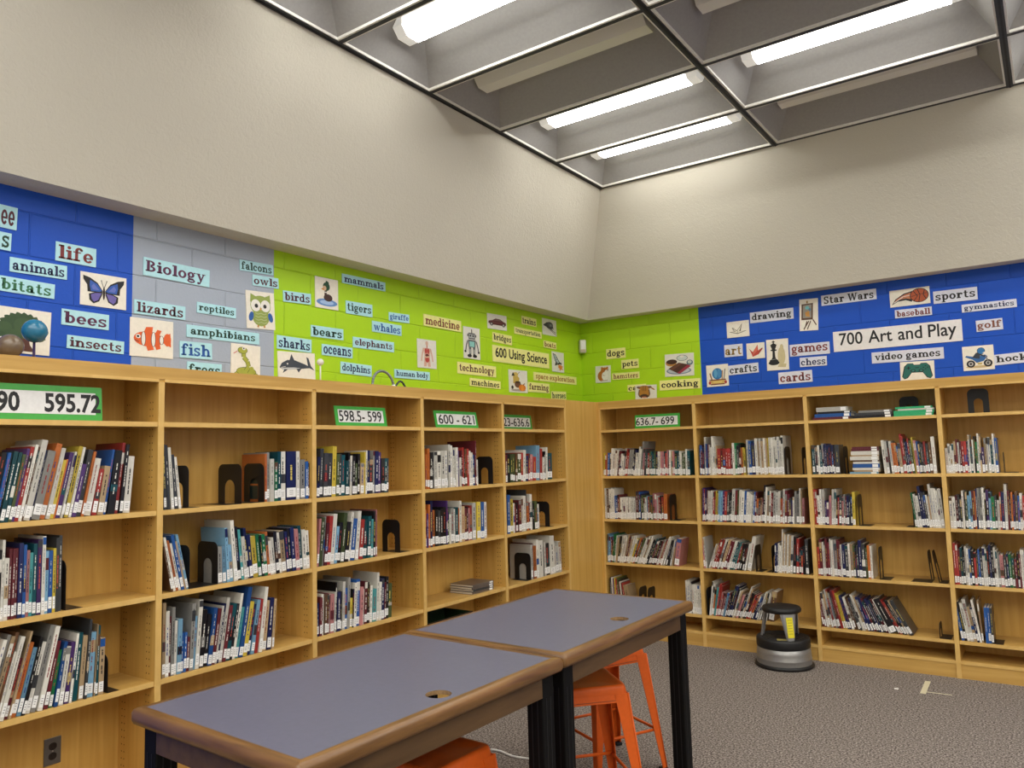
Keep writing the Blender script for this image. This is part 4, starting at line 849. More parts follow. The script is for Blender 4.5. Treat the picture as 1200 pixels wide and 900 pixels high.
ROWS = [
 # side, row name, bookcase words, shelf height, crop x offset, crop scale, crop x start, books, lean profile, spine setback
 ('L', 'first', 'leftmost bookcase', ZL[1], 0, 7.82, -190, 'n48/70 r40/68 k52/72 b30/72 k20/71 t45/73 t38/72 g33/70 p30/76 r38/78 W32/80 N12/78 W62/85 n14/74 G80/73 o58/81 W40/76 y38/63 o18/64 p42/71 W20/72 k14/70 y40/78 W24/77 p42/58 d50/74 o24/72 W70/64 r46/52 a56/55 b24/74 k70/73 r30/82 k34/80 W66/66', [(0, 8), (.4, 12), (.75, 10), (1, 4)]),
 ('L', 'second', 'leftmost bookcase', ZL[2], 0, 8.18, -260, 'd48/70 b40/74 l38/72 W40/76 k50/75 k44/72 W28/82 W44/63 m30/72 m30/72 m30/72 n42/77 b32/75 i32/69 c35/66 t40/75 p44/79 W34/82 l34/66 b40/66 y28/68 d36/79 d32/81', [(0, 1), (1, 0)]),
 ('L', 'third', 'leftmost bookcase', ZL[3], 0, 6.92, -210, 'k38/70 W40/80 G36/84 a40/82 N36/85 W20/66 W42/80 k8/76 m32/58 a22/84 o50/72 l42/66 k34/76 W46/70 G50/86 W45/84 m42/68 e35/58 b32/66 W44/60 p40/64 W24/72 t44/72 a44/68 d24/85 l58/70 a12/78 t24/76 a48/62', [(0, 14), (.5, 12), (.8, 4), (1, 1)]),
 ('L', 'first', 'second bookcase', ZL[1], 180, 6.316, 76, 'd27/80 d26/79 W28/76 d30/67 W24/64', [(0, -2), (1, -7)]),
 ('L', 'first', 'second bookcase', ZL[1], 180, 6.316, 826, 'o16/66 G20/68 W30/59 e26/55 t26/69 W40/69 _8 n72/69 W25/69 _5 G34/57 b20/54 m14/52', [(0, 0), (1, 0)], 5),
 ('L', 'second', 'second bookcase', ZL[2], 180, 6.316, 134, 'N16/55 W20/66 o20/62 W20/58 b24/68 a14/60 l20/68', [(0, -12), (1, -13)]),
 ('L', 'second', 'second bookcase', ZL[2], 180, 6.316, 478, 'G34/47 l26/48 l22/70 l24/48 W28/79 k30/70 c18/66 W26/56 n22/67 n26/58 y38/55 e25/57 k16/54 e28/56 o20/59 W24/46 W24/50 k25/58 W20/56 a34/58 n20/56 k20/60 n28/61 i30/58 t26/62 W26/56 W26/54', [(0, -1), (.2, -6), (.7, -6), (1, -3)], 7),
 ('L', 'third', 'second bookcase', ZL[3], 180, 7.5, 52, 'd17/55 a30/88 W34/77 m18/70 G28/80 W26/63 l40/64 b26/46 b24/46 m26/40 G34/78 l20/62 W36/80 k38/67 k36/60 b36/66 m32/64 W18/66 n22/68 W30/74 m28/64 t36/65 k24/64 W24/75 c34/58 b38/80 y38/62 n28/58 l30/62 r30/62 W30/75 a36/58 n38/60 a20/58', [(0, 0), (.3, 3), (.5, 9), (.8, 10), (1, 4)]),
 ('L', 'first', 'third bookcase', ZL[1], 365, 11.25, 66, 'n40/60 d45/72 d55/65 d62/64 y52/74 g40/62 d35/62 t46/60 t42/51 k26/63 W24/58 k36/57 g40/46 k30/60 a46/46 y18/62 W20/64 n36/64 d54/51 w22/63 n42/62 p44/60 d44/50 t34/50 d24/50', [(0, 3), (.4, 2), (1, 2)]),
 ('L', 'second', 'third bookcase', ZL[2], 365, 10.43, 60, 'i26/69 g42/70 G24/71 m38/61 r50/70 W55/72 l34/53 k42/58 g45/71 k50/57 W30/70 b58/60 W44/70 r46/57 t48/56 t44/60 c30/55 k24/66 i18/68', [(0, 5), (.6, 8), (1, 1)]),
 ('L', 'third', 'third bookcase', ZL[3], 365, 10, 50, 'W12/48 n30/47 m26/55 W30/58 N30/57 m26/57 W14/55 i44/55 W18/57 k14/70 n40/56 k28/55 W30/68 b32/58 w26/72 y30/42 k14/54 W28/62 b42/66 i36/54 W20/50 m32/60 k22/58 N16/54 W28/52 c46/46 W26/68 W24/54 n34/58 m18/52 k32/59 g50/48', [(0, 1), (.6, 3), (1, 2)]),
 ('L', 'first', 'fourth bookcase', ZL[1], 495, 12.86, 48, 'o26/60 o36/70 k40/63 d38/63 W48/64 W52/64 W52/64 W38/64 k22/60 W32/74 W34/72 W24/65 w20/63 W32/68 p28/62 W24/50 m20/62 r22/67 k14/60 N32/64 r28/64 W22/60 W38/57 b36/53 m14/77 W20/44', [(0, 1), (1, 0)]),
 ('L', 'second', 'fourth bookcase', ZL[2], 495, 13.33, 58, 'o16/65 p24/58 o26/73 n34/78 o46/62 k50/62 d30/60 k44/62 k50/64 p20/74 g30/56 W28/50 G42/60 W20/58 t50/60 o18/58 W30/70 a52/60 m40/56 k20/58 i28/55 r32/59 w50/63 _14 y56/63 b58/62 W38/61', [(0, 1), (1, 1)]),
 ('L', 'first', 'fifth bookcase', ZL[1], 590, 15.79, 38, 'm36/56 k52/57 g48/55 g58/56 N30/56 g62/56 r42/57 W48/62 n54/50 r28/54 i48/52 p14/50 r60/47 l66/69 r42/62 W38/45 k30/56 W32/64 t90/52', [(0, 1), (.5, 4), (1, 1)]),
 ('L', 'second', 'fifth bookcase', ZL[2], 590, 13.84, 68, 'b46/76 y52/67 W20/58 m30/56 k36/58 m42/62 W30/66 W44/69 d10/80 o40/56 m22/54 W40/70 k26/52 g44/55 W40/48', [(0, 1), (1, 0)]),
 ('L', 'third', 'fifth bookcase', ZL[3], 590, 12.86, 424, 'w30/70 m12/72 o42/66 W34/77 W60/74 k22/60 W26/68 k66/64 W60/77 W20/62 w45/54 W36/62', [(0, 0), (1, -2)]),
 ('R', 'first', 'F', ZR[1], 700, 10.43, 72, 'y34/54 o12/54 b38/54 W44/64 W42/60 m26/58 W42/51 w40/63 r22/53 G52/60 k32/62 W30/52 W40/66 G20/78 i36/62 t40/52 g20/55 t42/54 g42/54 W36/54 i44/54 t34/54 i34/57 W40/56 i28/54 t60/54 W30/54 g46/50 W22/58 t34/54', [(0, 2), (.2, 9), (.4, 9), (.5, 3), (1, 1)]),
 ('R', 'second', 'F', ZR[2], 700, 10.43, 96, 'W28/71 N22/70 W34/70 W34/71 b36/54 m36/56 W36/50 W36/50 W36/50 W36/50 W38/50 _8 m40/64 b28/63 g26/55 W36/50 l30/54 g44/52 i48/60 w44/54 k18/54 r22/52 o42/58', [(0, 0), (1, 1)]),
 ('R', 'third', 'F', ZR[3], 700, 10, 120, 'l36/65 m26/58 e30/65 W28/62 k22/60 W26/62 W30/63 a34/64 a22/62 W28/62 y36/56 o34/58 g22/58 W26/58 W42/62 W30/62 k34/56 t36/58 N36/54 k32/54 W28/56 r20/56 W46/62 k40/56 W28/58 i60/60', [(0, 1), (.2, 12), (.45, 24), (.8, 22), (.95, 10), (1, 8)]),
 ('R', 'fourth', 'F', ZR[4], 700, 9.23, 148, 'k14/64 W16/64 p22/62 y32/64 g36/64 W16/56 k24/54 a60/48', [(0, 0), (.5, -3), (1, -12)]),
 ('R', 'fourth', 'F', ZR[4], 700, 9.23, 965, 'W34/70 W34/70 k6/68 W22/62 W22/62 W22/62 W22/62 W22/62', [(0, 0), (1, 0)]),
 ('R', 'first', 'G', ZR[1], 812, 8.70, 76, 'b10/66 m36/66 W16/83 b32/68 W28/66 W26/84 W26/70 r58/57 r50/57 r52/57 W22/68 e46/68 k18/66 o20/58 y26/58 _12 w20/74 b66/71 W46/76 W42/76 W42/76 y16/76 W44/77 W42/78 W44/78 W20/80', [(0, 1), (.5, 0), (1, 0)]),
 ('R', 'second', 'G', ZR[2], 815, 8.76, 70, 'p26/72 n12/70 m16/68 W32/66 W22/66 r26/64 y30/66 l42/66 p22/66 r50/65 k26/62 w56/70 g16/66 W56/68 b22/66 W42/64 W30/58 b32/64 o42/50 a26/52 k22/78 W42/74 W16/66 r26/62 w50/66 W22/66 o28/52 w42/70 m22/60 d36/52 W16/54 G52/66 W26/72 i24/52', [(0, 3), (.5, 6), (1, 2)]),
 ('R', 'third', 'G', ZR[3], 818, 8.57, 62, 'i18/66 w14/66', [(0, -4), (1, -4)]),
 ('R', 'third', 'G', ZR[3], 818, 8.57, 106, 'W30/52 r36/62 r22/62 W24/62 k12/58 a58/62 m16/58 W30/60 t36/58 c30/58 k34/56 k30/56 W20/56 W46/70', [(0, 20), (.6, 20), (1, 11)]),
 ('R', 'third', 'G', ZR[3], 818, 8.57, 772, 'n30/60 W36/60 W28/88 W30/78 W40/78 W26/76 k58/74 k38/52 k24/56 d34/70', [(0, 3), (.5, 5), (1, 0)]),
 ('R', 'fourth', 'G', ZR[4], 820, 8.45, 96, 'W28/72 o18/56 c20/60 r28/68 i26/50 i26/50 l24/50 m28/52 n36/66 k18/60 W30/56 i34/48 k22/50 W28/66 k34/54 r36/50 o32/50 n34/48 W30/58 k20/56 W26/58 N60/60', [(0, 8), (.35, 18), (.7, 26), (.9, 14), (1, 6)]),
 ('R', 'first', 'H', ZR[1], 945, 7.36, 56, 't22/58 d28/58 W18/58 t20/58 w28/61 n28/61 n28/58 n28/58 d36/58', [(0, 0), (1, 0)]),
 ('R', 'first', 'H', ZR[1], 945, 7.36, 676, 'W26/64 w22/62 k16/62 W22/62 o26/58 o28/58 a26/58 r30/75 k32/66 r14/66 g22/62 y16/68 i22/62 b28/60 d28/58 r38/60 N26/58 W32/68', [(0, -3), (.6, -4), (1, -1)]),
 ('R', 'second', 'H', ZR[2], 948, 7.32, 54, 'r30/70 W20/58 W18/70 w22/70 p34/48 i22/58 W20/70 W16/70 k28/58 d24/58 i16/56 G26/60 n20/58 d26/60 y26/65', [(0, -1), (.5, 4), (1, 1)]),
 ('R', 'second', 'H', ZR[2], 948, 7.32, 915, 'e20/64 W44/62 n26/76 n36/66 W30/60 W48/80 W30/72 W30/72', [(0, -5), (1, -3)]),
 ('R', 'third', 'H', ZR[3], 950, 7.14, 62, 'r20/56 m24/72 W26/66 m36/73 W30/73 G30/72 m28/72 W14/62 n54/63 W16/65 a24/64 g30/62 d16/62 n58/72 g18/58 o22/63 W18/62', [(0, 0), (1, 0)]),
 ('R', 'fourth', 'H', ZR[4], 955, 7.06, 68, 'm34/60 W42/66 w34/72 G28/66 m40/72 y32/66 n34/62 W24/60 N28/60 d30/60 W26/66 a20/64 n48/62 m40/60 n40/60 k44/60 W10/60 k70/60 r34/60 k40/60 a26/60 d34/60', [(0, -8), (.3, -13), (.6, -22), (1, -29)]),
 ('R', 'first', 'I', ZR[1], 1100, 12, 112, 'W38/46 W34/54 W26/50 W26/54 a32/58 m22/62 w26/56 m28/58 r36/58 r40/58 p24/57 W22/69 t32/60 W20/60 k26/66 e30/56 W50/71 p40/46 a32/63 w20/52 W36/64 t36/60 W26/70 b40/62', [(0, 0), (1, 0)]),
 ('R', 'second', 'I', ZR[2], 1105, 12.63, 104, 'W46/57 W50/57 m36/60 d60/60 W32/68 k20/66 g30/67 l34/60 l32/67 m36/68 o22/68 n24/72 G38/73 G30/73 W34/74 k26/66 p40/70 l36/66 e50/58 d34/60 W40/52 r24/66 n48/66 W44/80 m34/68 k18/64 o60/66 N40/66 b30/60 W40/64 r40/60 n50/62', [(0, 0), (1, 2)]),
 ('R', 'third', 'I', ZR[3], 1110, 6.67, 64, 'r36/74 m16/62 t36/66 W32/68 b38/64 r34/58 b36/64 W36/68 k16/68 n36/72 W28/68 G18/58 i52/56 n18/58 e22/58 g22/56 m22/50 k30/60 W30/66 b40/60 t30/62 r30/60', [(0, 0), (1, 0)]),
 ('R', 'fourth', 'I', ZR[4], 1110, 6.67, 116, 'b22/58 k22/68 W26/66 W28/73 a24/60 n20/60 W32/73 _16 b22/62 b24/62 d18/62', [(0, -8), (.6, -8), (.7, 0), (1, 0)]),
]
PITCH = 0.385
rng = random.Random(11)
stuff = [MB(), MB(), MB(), MB(), MB()]
n_ind = 0
NUMW = {}
def parse(s):
    out = []
    for tk in s.split():
        if tk[0] == '_': out.append(('_', float(tk[1:]), 0)); continue
        a, h = tk[1:].split('/'); out.append((tk[0], float(a), float(h)))
    return out
for row in ROWS:
    side, rname, bcn, z, off, sc, xs, s, leans = row[:9]
    first_n = row[9] if len(row) > 9 else 0
    SB = 0.014; bks = parse(s); tot = sum(b_[1] for b_ in bks)
    # boundaries in the photo -> positions along the shelf
    x = xs; items = []
    if side == 'R':                                     # thick entries stand for pairs of thin books
        nb_ = []
        for q_, (c, wd, h) in enumerate(bks):
            t0 = abs(px_u(side, off + (xs + wd) / sc, z, SB) - px_u(side, off + xs / sc, z, SB))
            if c != '_' and q_ < len(bks) - 1 and t0 > 0.0215 and (c, wd) not in (('k', 70), ('N', 60), ('i', 60)):
                r_ = rng.uniform(0.4, 0.6); nb_ += [(c, wd * r_, h), (rng.choice((c, c, 'k', 'm', 'n', 'r', 'd')) if c != 'W' else rng.choice('WWWa'), wd * (1 - r_), h * rng.uniform(0.9, 1.0))]
            else: nb_.append((c, wd, h))
        bks = nb_
    for c, wd, h in bks:
        ua, ub = px_u(side, off + x / sc, z, SB), px_u(side, off + (x + wd) / sc, z, SB)
        f = (x + wd / 2 - xs) / tot; x += wd
        for (f0, a0), (f1, a1) in zip(leans[:-1], leans[1:]):
            if f0 <= f <= f1: an = a0 + (a1 - a0) * (f - f0) / (f1 - f0)
        kf = 1.0
        if side == 'L' and (bcn.split()[0] in ('third', 'fourth', 'fifth') or (bcn[0] == 's' and rname == 'third')):
            dz = lambda u_: (Vector((0, u_, z)) - CAM_C).dot(CAM_F)
            kf = dz(ua) / dz(px_u(side, off + xs / sc, z, SB))
        items.append([c, ua, ub, h / 100 * PITCH * kf, an])
    # a shared angle inside small leaning packs keeps neighbours from cutting into each other
    u_start, u_end = items[0][1], items[-1][2]
    o0 = YL - 5 * UW if side == 'L' else XR
    k0 = math.floor(((u_start + u_end) / 2 - o0) / UW)
    u_start = max(u_start, o0 + k0 * UW + 0.0165); u_end = min(u_end, o0 + (k0 + 1) * UW - 0.0165)
    def layout(k):
        u = u_start; out = []; prev = None
        for c, ua, ub, H, an in items:
            if c == '_': u += (ub - ua) * k; continue
            t = max(0.0035, (ub - ua) * k * math.cos(R(an)))
            H2 = H / max(0.75, math.cos(R(an)))
            if prev:
                ex = min(prev[0], H2) * (math.sin(R(prev[1])) - math.sin(R(an)))
                if ex > 0: u += ex
            out.append((c, u, t, H2, an)); u += t / math.cos(R(an)) + 0.0004; prev = (H2, an)
        return out, u
    lo, hi = 0.3, 1.2
    for _ in range(24):
        k = (lo + hi) / 2
        if layout(k)[1] > u_end: hi = k
        else: lo = k
    lay = layout(lo)[0]
    for i, (c, u, t, H, an) in enumerate(lay):
        D = min(0.27, max(0.15, H * (0.72 + 0.1 * rng.random())))
        sb = 0.010 + 0.012 * rng.random()
        flip = an > 0
        px_ = u + (t / math.cos(R(an)) if flip else 0)
        M = frame(side, px_, z + 0.0004, 0) @ Matrix.Translation((0, sb, 0)) @ Matrix.Rotation(R(an), 4, 'Y')
        if side == 'L':
            mbs = [MB(), MB(), MB(), MB(), MB()]
            book_shapes(c, t - 0.0004, H, D, rng, mbs, None, flip)
            o = mbs[0].build('book', None, M)
            mbs[1].build('pages', o)
            if mbs[2].v: mbs[2].build('spine_label', o)['label'] = 'white call-number sticker'
            mbs[3].build('spine_title', o)
            if mbs[4].v: mbs[4].build('spine_band', o)
            if c == 'o' and i == 0 and bcn[0] == 's':               # printed panels on the orange front cover
                q = MB(); dk = flat((0.02, 0.035, 0.03), 0.35); l2 = flat((0.30, 0.10, 0.03), 0.35)
                for y0, y1, q0, q1, mt in ((0.05, D - 0.012, 0.17, 0.20, l2), (0.05, D - 0.02, 0.10, 0.15, dk), (0.06, D - 0.02, 0.015, 0.09, dk), (0.01, 0.045, 0.02, 0.15, l2)): q.box(-0.0006, y0, H * q0 / 0.265, 0, y1, H * q1 / 0.265, mt)
                q.build('cover_picture', o)
            cn = BC[c][0]; nb = [BC[lay[j][0]][0] for j in (i - 1, i + 1) if 0 <= j < len(lay)]
            pos = ORD[i + 1 + first_n]
            tag(o, '%s book %s, %s from left in %s row of %s' % (cn, ('between ' + ' and '.join(nb)) if len(nb) == 2 else 'beside ' + nb[0], pos, rname, bcn), 'book', 'books on the left wall shelves')
            n_ind += 1
        else:
            book_shapes(c, t - 0.0004, H, D, rng, stuff, M, flip)
b = stuff[0]
o = b.build('books'); tag(o, 'rows of upright library books filling the shelves of the right wall', 'books', None, 'stuff')
for nme, mb in zip(('pages', 'spine_label', 'spine_title', 'spine_band'), stuff[1:]): tag(mb.build(nme, o), None, None, None, 'stuff')
print('individual books', n_ind)

# books and folders lying flat
def flat_book(side, u, z, wd, dp, th, c, label, cat, group, y=0.012, rot=0, name='book'):
    M = frame(side, u, z) @ Matrix.Translation((wd / 2, y + dp / 2, 0)) @ Matrix.Rotation(R(rot), 4, 'Z')
    e = min(0.002, th * 0.2); m_ = book_mat(c, 0)
    b = MB(); b.box(-wd / 2, -dp / 2, 0, wd / 2, dp / 2, e, m_); b.box(-wd / 2, -dp / 2, th - e, wd / 2, dp / 2, th, m_); b.box(-wd / 2, -dp / 2, e, wd / 2, -dp / 2 + e, th - e, m_)
    o = b.build(name, None, M)
    b = MB(); b.box(-wd / 2 + 0.003, -dp / 2 + e, e, wd / 2 - 0.003, dp / 2 - 0.004, th - e, page_m); b.build('pages', o)
    b = MB(); b.box(wd / 2 - 0.05, -dp / 2 - 0.0006, th * 0.12, wd / 2 - 0.012, -dp / 2, th * 0.88, tag_m); b.build('spine_label', o)
    tag(o, label, cat, group); return o
z = ZL[3]; u = px_u('L', 555, z, 0.02); ths = [0.017, 0.015, 0.016, 0.015]
for i, nme in enumerate(('bottom', 'second', 'third', 'topmost')):
    flat_book('L', u + 0.004 * (i % 2), z + 0.0005 + sum(ths[:i]) + 0.0005 * i, 0.25, 0.21, ths[i], 'uduu'[i], nme + ' book of the flat grey stack in the fourth bookcase from left', 'book', 'grey books stacked flat', rot=(0, 1.5, -1, 1)[i], y=0.03)
u = YL - 2 * UW + 0.05
t = empty('storage_bin', frame('L', u, BASE + 0.001)); tag(t, 'dark green bin on the bottom shelf below the flat grey book stack', 'bin')
gb = flat((0.012, 0.035, 0.014), 0.5); rb = flat((0.03, 0.014, 0.010), 0.5); bw, bd, bh = 0.46, 0.25, 0.415
b = MB()
for q in ((0, 0.02, 0, bw, 0.024, bh), (0, 0.02 + bd - 0.004, 0, bw, 0.02 + bd, bh), (0, 0.024, 0, 0.004, 0.016 + bd, bh), (bw - 0.004, 0.024, 0, bw, 0.016 + bd, bh), (0.004, 0.024, 0, bw - 0.004, 0.016 + bd, 0.004)): b.box(*q, gb)
b.build('body', t)
b = MB()
for q in ((-0.006, 0.014, bh - 0.03, bw + 0.006, 0.02, bh), (-0.006, 0.02 + bd, bh - 0.03, bw + 0.006, 0.026 + bd, bh), (-0.006, 0.02, bh - 0.03, 0, 0.02 + bd, bh), (bw, 0.02, bh - 0.03, bw + 0.006, 0.02 + bd, bh)): b.box(*q, rb)
b.build('rim', t)
z = ZR[1]; zz = z + 0.0005; u0_, u1_ = px_u('R', 998, z), px_u('R', 1033, z)
STK = [('l', .014, -.012, 'sky-blue'), ('a', .014, .02, 'tan'), ('W', .016, .01, 'white'), ('b', .030, .012, 'thick blue'), ('W', .014, .016, 'pale'), ('N', .012, .014, 'brown'), ('W', .028, -.004, 'thick white'), ('a', .010, .012, 'thin tan'), ('W', .028, .004, 'wide white'), ('m', .018, .008, 'maroon'), ('m', .014, .014, 'topmost maroon')]
for i, (c, th, dx, cn) in enumerate(STK):
    flat_book('R', u0_ + dx, zz, u1_ - u0_ - 0.008 - max(dx, 0), 0.2, th, c, '%s book in the flat pile on third right-wall bookcase, %s from its bottom' % (cn, ORD[i + 1]), 'book', 'books piled flat among upright ones', y=0.02, rot=0)
    zz += th + 0.0004
z = ZR[0]
def pile(x0, x1, items, who):
    zz = z + 0.0005; a, b_ = px_u('R', x0, z), px_u('R', x1, z)
    for c, th, dx, w_, lab in items:
        flat_book('R', a + dx, zz, (b_ - a) * w_, 0.2, th, c, lab, who, 'folders and books lying flat on a top shelf', y=0.02, name=who); zz += th + 0.0004
pile(952.5, 996, [('m', .020, 0, 1, 'red-brown book at the bottom of the left pile on a top shelf'), ('b', .026, .015, .98, 'blue book second in the left pile on a top shelf'), ('k', .016, .04, .9, 'black book third in the left pile on a top shelf'), ('w', .034, .03, .84, 'pale grey book on top of the left pile on a top shelf')], 'book')
pile(998, 1046, [('k', .022, 0, 1, 'black book at the bottom of the middle pile on a top shelf'), ('d', .018, .02, .92, 'charcoal book in the middle of the middle pile on a top shelf'), ('G', .016, .05, .8, 'grey book on top of the middle pile on a top shelf')], 'book')
gr = (0.03, 0.42, 0.17)
BC['E'] = ('bright green', gr)
pile(1047.5, 1095, [('E', .020, .0, .98, 'lowest bright green folder on a top shelf'), ('E', .022, .0, 1, 'middle bright green folder on a top shelf'), ('W', .010, .03, .9, 'thin white folder between green folders on a top shelf'), ('E', .016, .012, .92, 'topmost bright green folder on a top shelf')], 'folder')

# ---------------------------------------------------------------- bookends
def bookend(side, px, z, label, h=0.205, wd=0.15, rot=0, base=0.10, bdir=1, y=0.012, tilt=0):
    u = px_u(side, px, z, y)
    M = frame(side, u, z + 0.0006) @ Matrix.Translation((0, y, 0)) @ Matrix.Rotation(R(rot), 4, 'Z')
    th = 0.0016; r = 0.035; out = [(0, 0), (0, h - r)] + [(r - r * math.cos(R(a)), h - r + r * math.sin(R(a))) for a in (20, 45, 70, 90)] + \
        [(wd - r + r * math.sin(R(a)), h - r + r * math.cos(R(a))) for a in (0, 20, 45, 70)] + [(wd, h - r), (wd, 0)]
    lg = wd * 0.29; ir = (wd - 2 * lg) / 2; ih = h * 0.60 - ir
    inn = [(wd - lg, 0), (wd - lg, ih)] + [(wd / 2 + ir * math.cos(R(a)), ih + ir * math.sin(R(a))) for a in range(15, 180, 15)] + [(lg, ih), (lg, 0)]
    b = MB(); tl = math.tan(R(tilt))
    b.prism(out + inn, -th / 2, th / 2, black_m, lambda p, q, w_: (w_ + q * tl, p, q))
    o = b.build('bookend', None, M); tag(o, label, 'bookend', 'black steel bookends')
    b = MB(); b.box(0 if bdir > 0 else -base, 0.0, 0, base if bdir > 0 else 0, wd, 0.0012, black_m); b.build('base_plate', o)
    return o
BE = 'black steel bookend '
bookend('L', 76.5, ZL[2], BE + 'at the right end of the middle row in the leftmost bookcase', bdir=1, base=0.07)
bookend('L', 126, ZL[3], BE + 'at the right end of the lowest row in the leftmost bookcase', h=0.16, base=0.05)
bookend('L', 221, ZL[1], BE + 'right of the spiral-bound books in the second bookcase', rot=0, wd=0.17, base=0.06)
bookend('L', 283, ZL[1], BE + 'standing alone at the middle of a shelf in the second bookcase', wd=0.2, bdir=-1, base=0.09)
bookend('L', 309.3, ZL[1], BE + 'in front of the orange book cover in the second bookcase', wd=0.17, bdir=-1, base=0.08)
bookend('L', 222, ZL[2], BE + 'right of the seven leaning books in the second bookcase', wd=0.16, base=0.05)
bookend('L', 255, ZL[2], BE + 'left of the grey book, second row of the second bookcase', wd=0.17, bdir=-1)
bookend('L', 469, ZL[2], BE + 'with tall arch standing free in the third bookcase', wd=0.155, base=0.09)
bookend('L', 578, ZL[1], BE + 'right of the books in the fourth bookcase', wd=0.155, base=0.05)
bookend('L', 644.5, ZL[2], BE + 'right of the books, second row of the fifth bookcase', wd=0.155, base=0.06)
bookend('L', 622.5, ZL[3], BE + 'in front of a pale book cover, lowest row of the fifth bookcase', wd=0.155, bdir=-1, base=0.06)
bookend('R', 785.5, ZR[2], BE + 'ending the second row of the first right-wall bookcase', h=0.22, bdir=1, base=0.08)
bookend('R', 749, ZR[4], BE + 'nearer the leaning books, above the table corner', h=0.18, tilt=3, base=0.03)
bookend('R', 759, ZR[4], BE + 'farther from the leaning books, above the table corner', h=0.18, tilt=3, base=0.03)
bookend('R', 921, ZR[1], BE + 'right of the row of white volumes', h=0.22, base=0.05)
bookend('R', 941, ZR[1], BE + 'against the right upright, top row of the second right-wall bookcase', h=0.21, bdir=-1, base=0.03)
bookend('R', 886, ZR[3], BE + 'right of the leaning white book, second right-wall bookcase', h=0.21, bdir=1, base=0.05)
bookend('R', 905.5, ZR[3], BE + 'left of the tall white manga-size books, second right-wall bookcase', h=0.21, bdir=-1, base=0.05)
bookend('R', 829.3, ZR[4], BE + 'at the left end of the lowest row beside the table corner', h=0.22, bdir=1, base=0.02)
bookend('R', 990, ZR[1], BE + 'left of the flat pile of books', h=0.21, base=0.03)
bookend('R', 1007, ZR[2], BE + 'right of the yellow book, third right-wall bookcase', h=0.23, base=0.08)
bookend('R', 1071, ZR[2], BE + 'left of the short green-ended row, third right-wall bookcase', h=0.16, bdir=-1, base=0.05)
bookend('R', 1031.5, ZR[3], BE + 'right of the red-edged row above the leaning books', h=0.23, base=0.07)
bookend('R', 1092, ZR[3], BE + 'leftmost of an empty pair leaning together', h=0.22, bdir=-1, base=0.13, tilt=-4)
bookend('R', 1101, ZR[3], BE + 'rightmost of an empty pair leaning together', h=0.22, bdir=1, base=0.05, tilt=-9)
bookend('R', 1101.5, ZR[4], BE + 'flat-topped, holding the steeply leaning row', h=0.10, base=0.07)
bookend('R', 1177, ZR[1], BE + 'right of the blue-ended row in the rightmost bookcase', h=0.14, base=0.08)
bookend('R', 1164, ZR[4], BE + 'right of three blue books in the rightmost bookcase', h=0.14, base=0.06)
# two bookends that face the viewer on top shelves
bookend('R', 1135, ZR[0], BE + 'alone on the top shelf of the rightmost bookcase', h=0.175, wd=0.13, rot=-90, y=0.12, bdir=-1, base=0.08)
bookend('R', 1055, ZR[0], BE + 'behind the green folders on a top shelf', h=0.155, wd=0.13, rot=-90, y=0.24, bdir=-1, base=0.02)

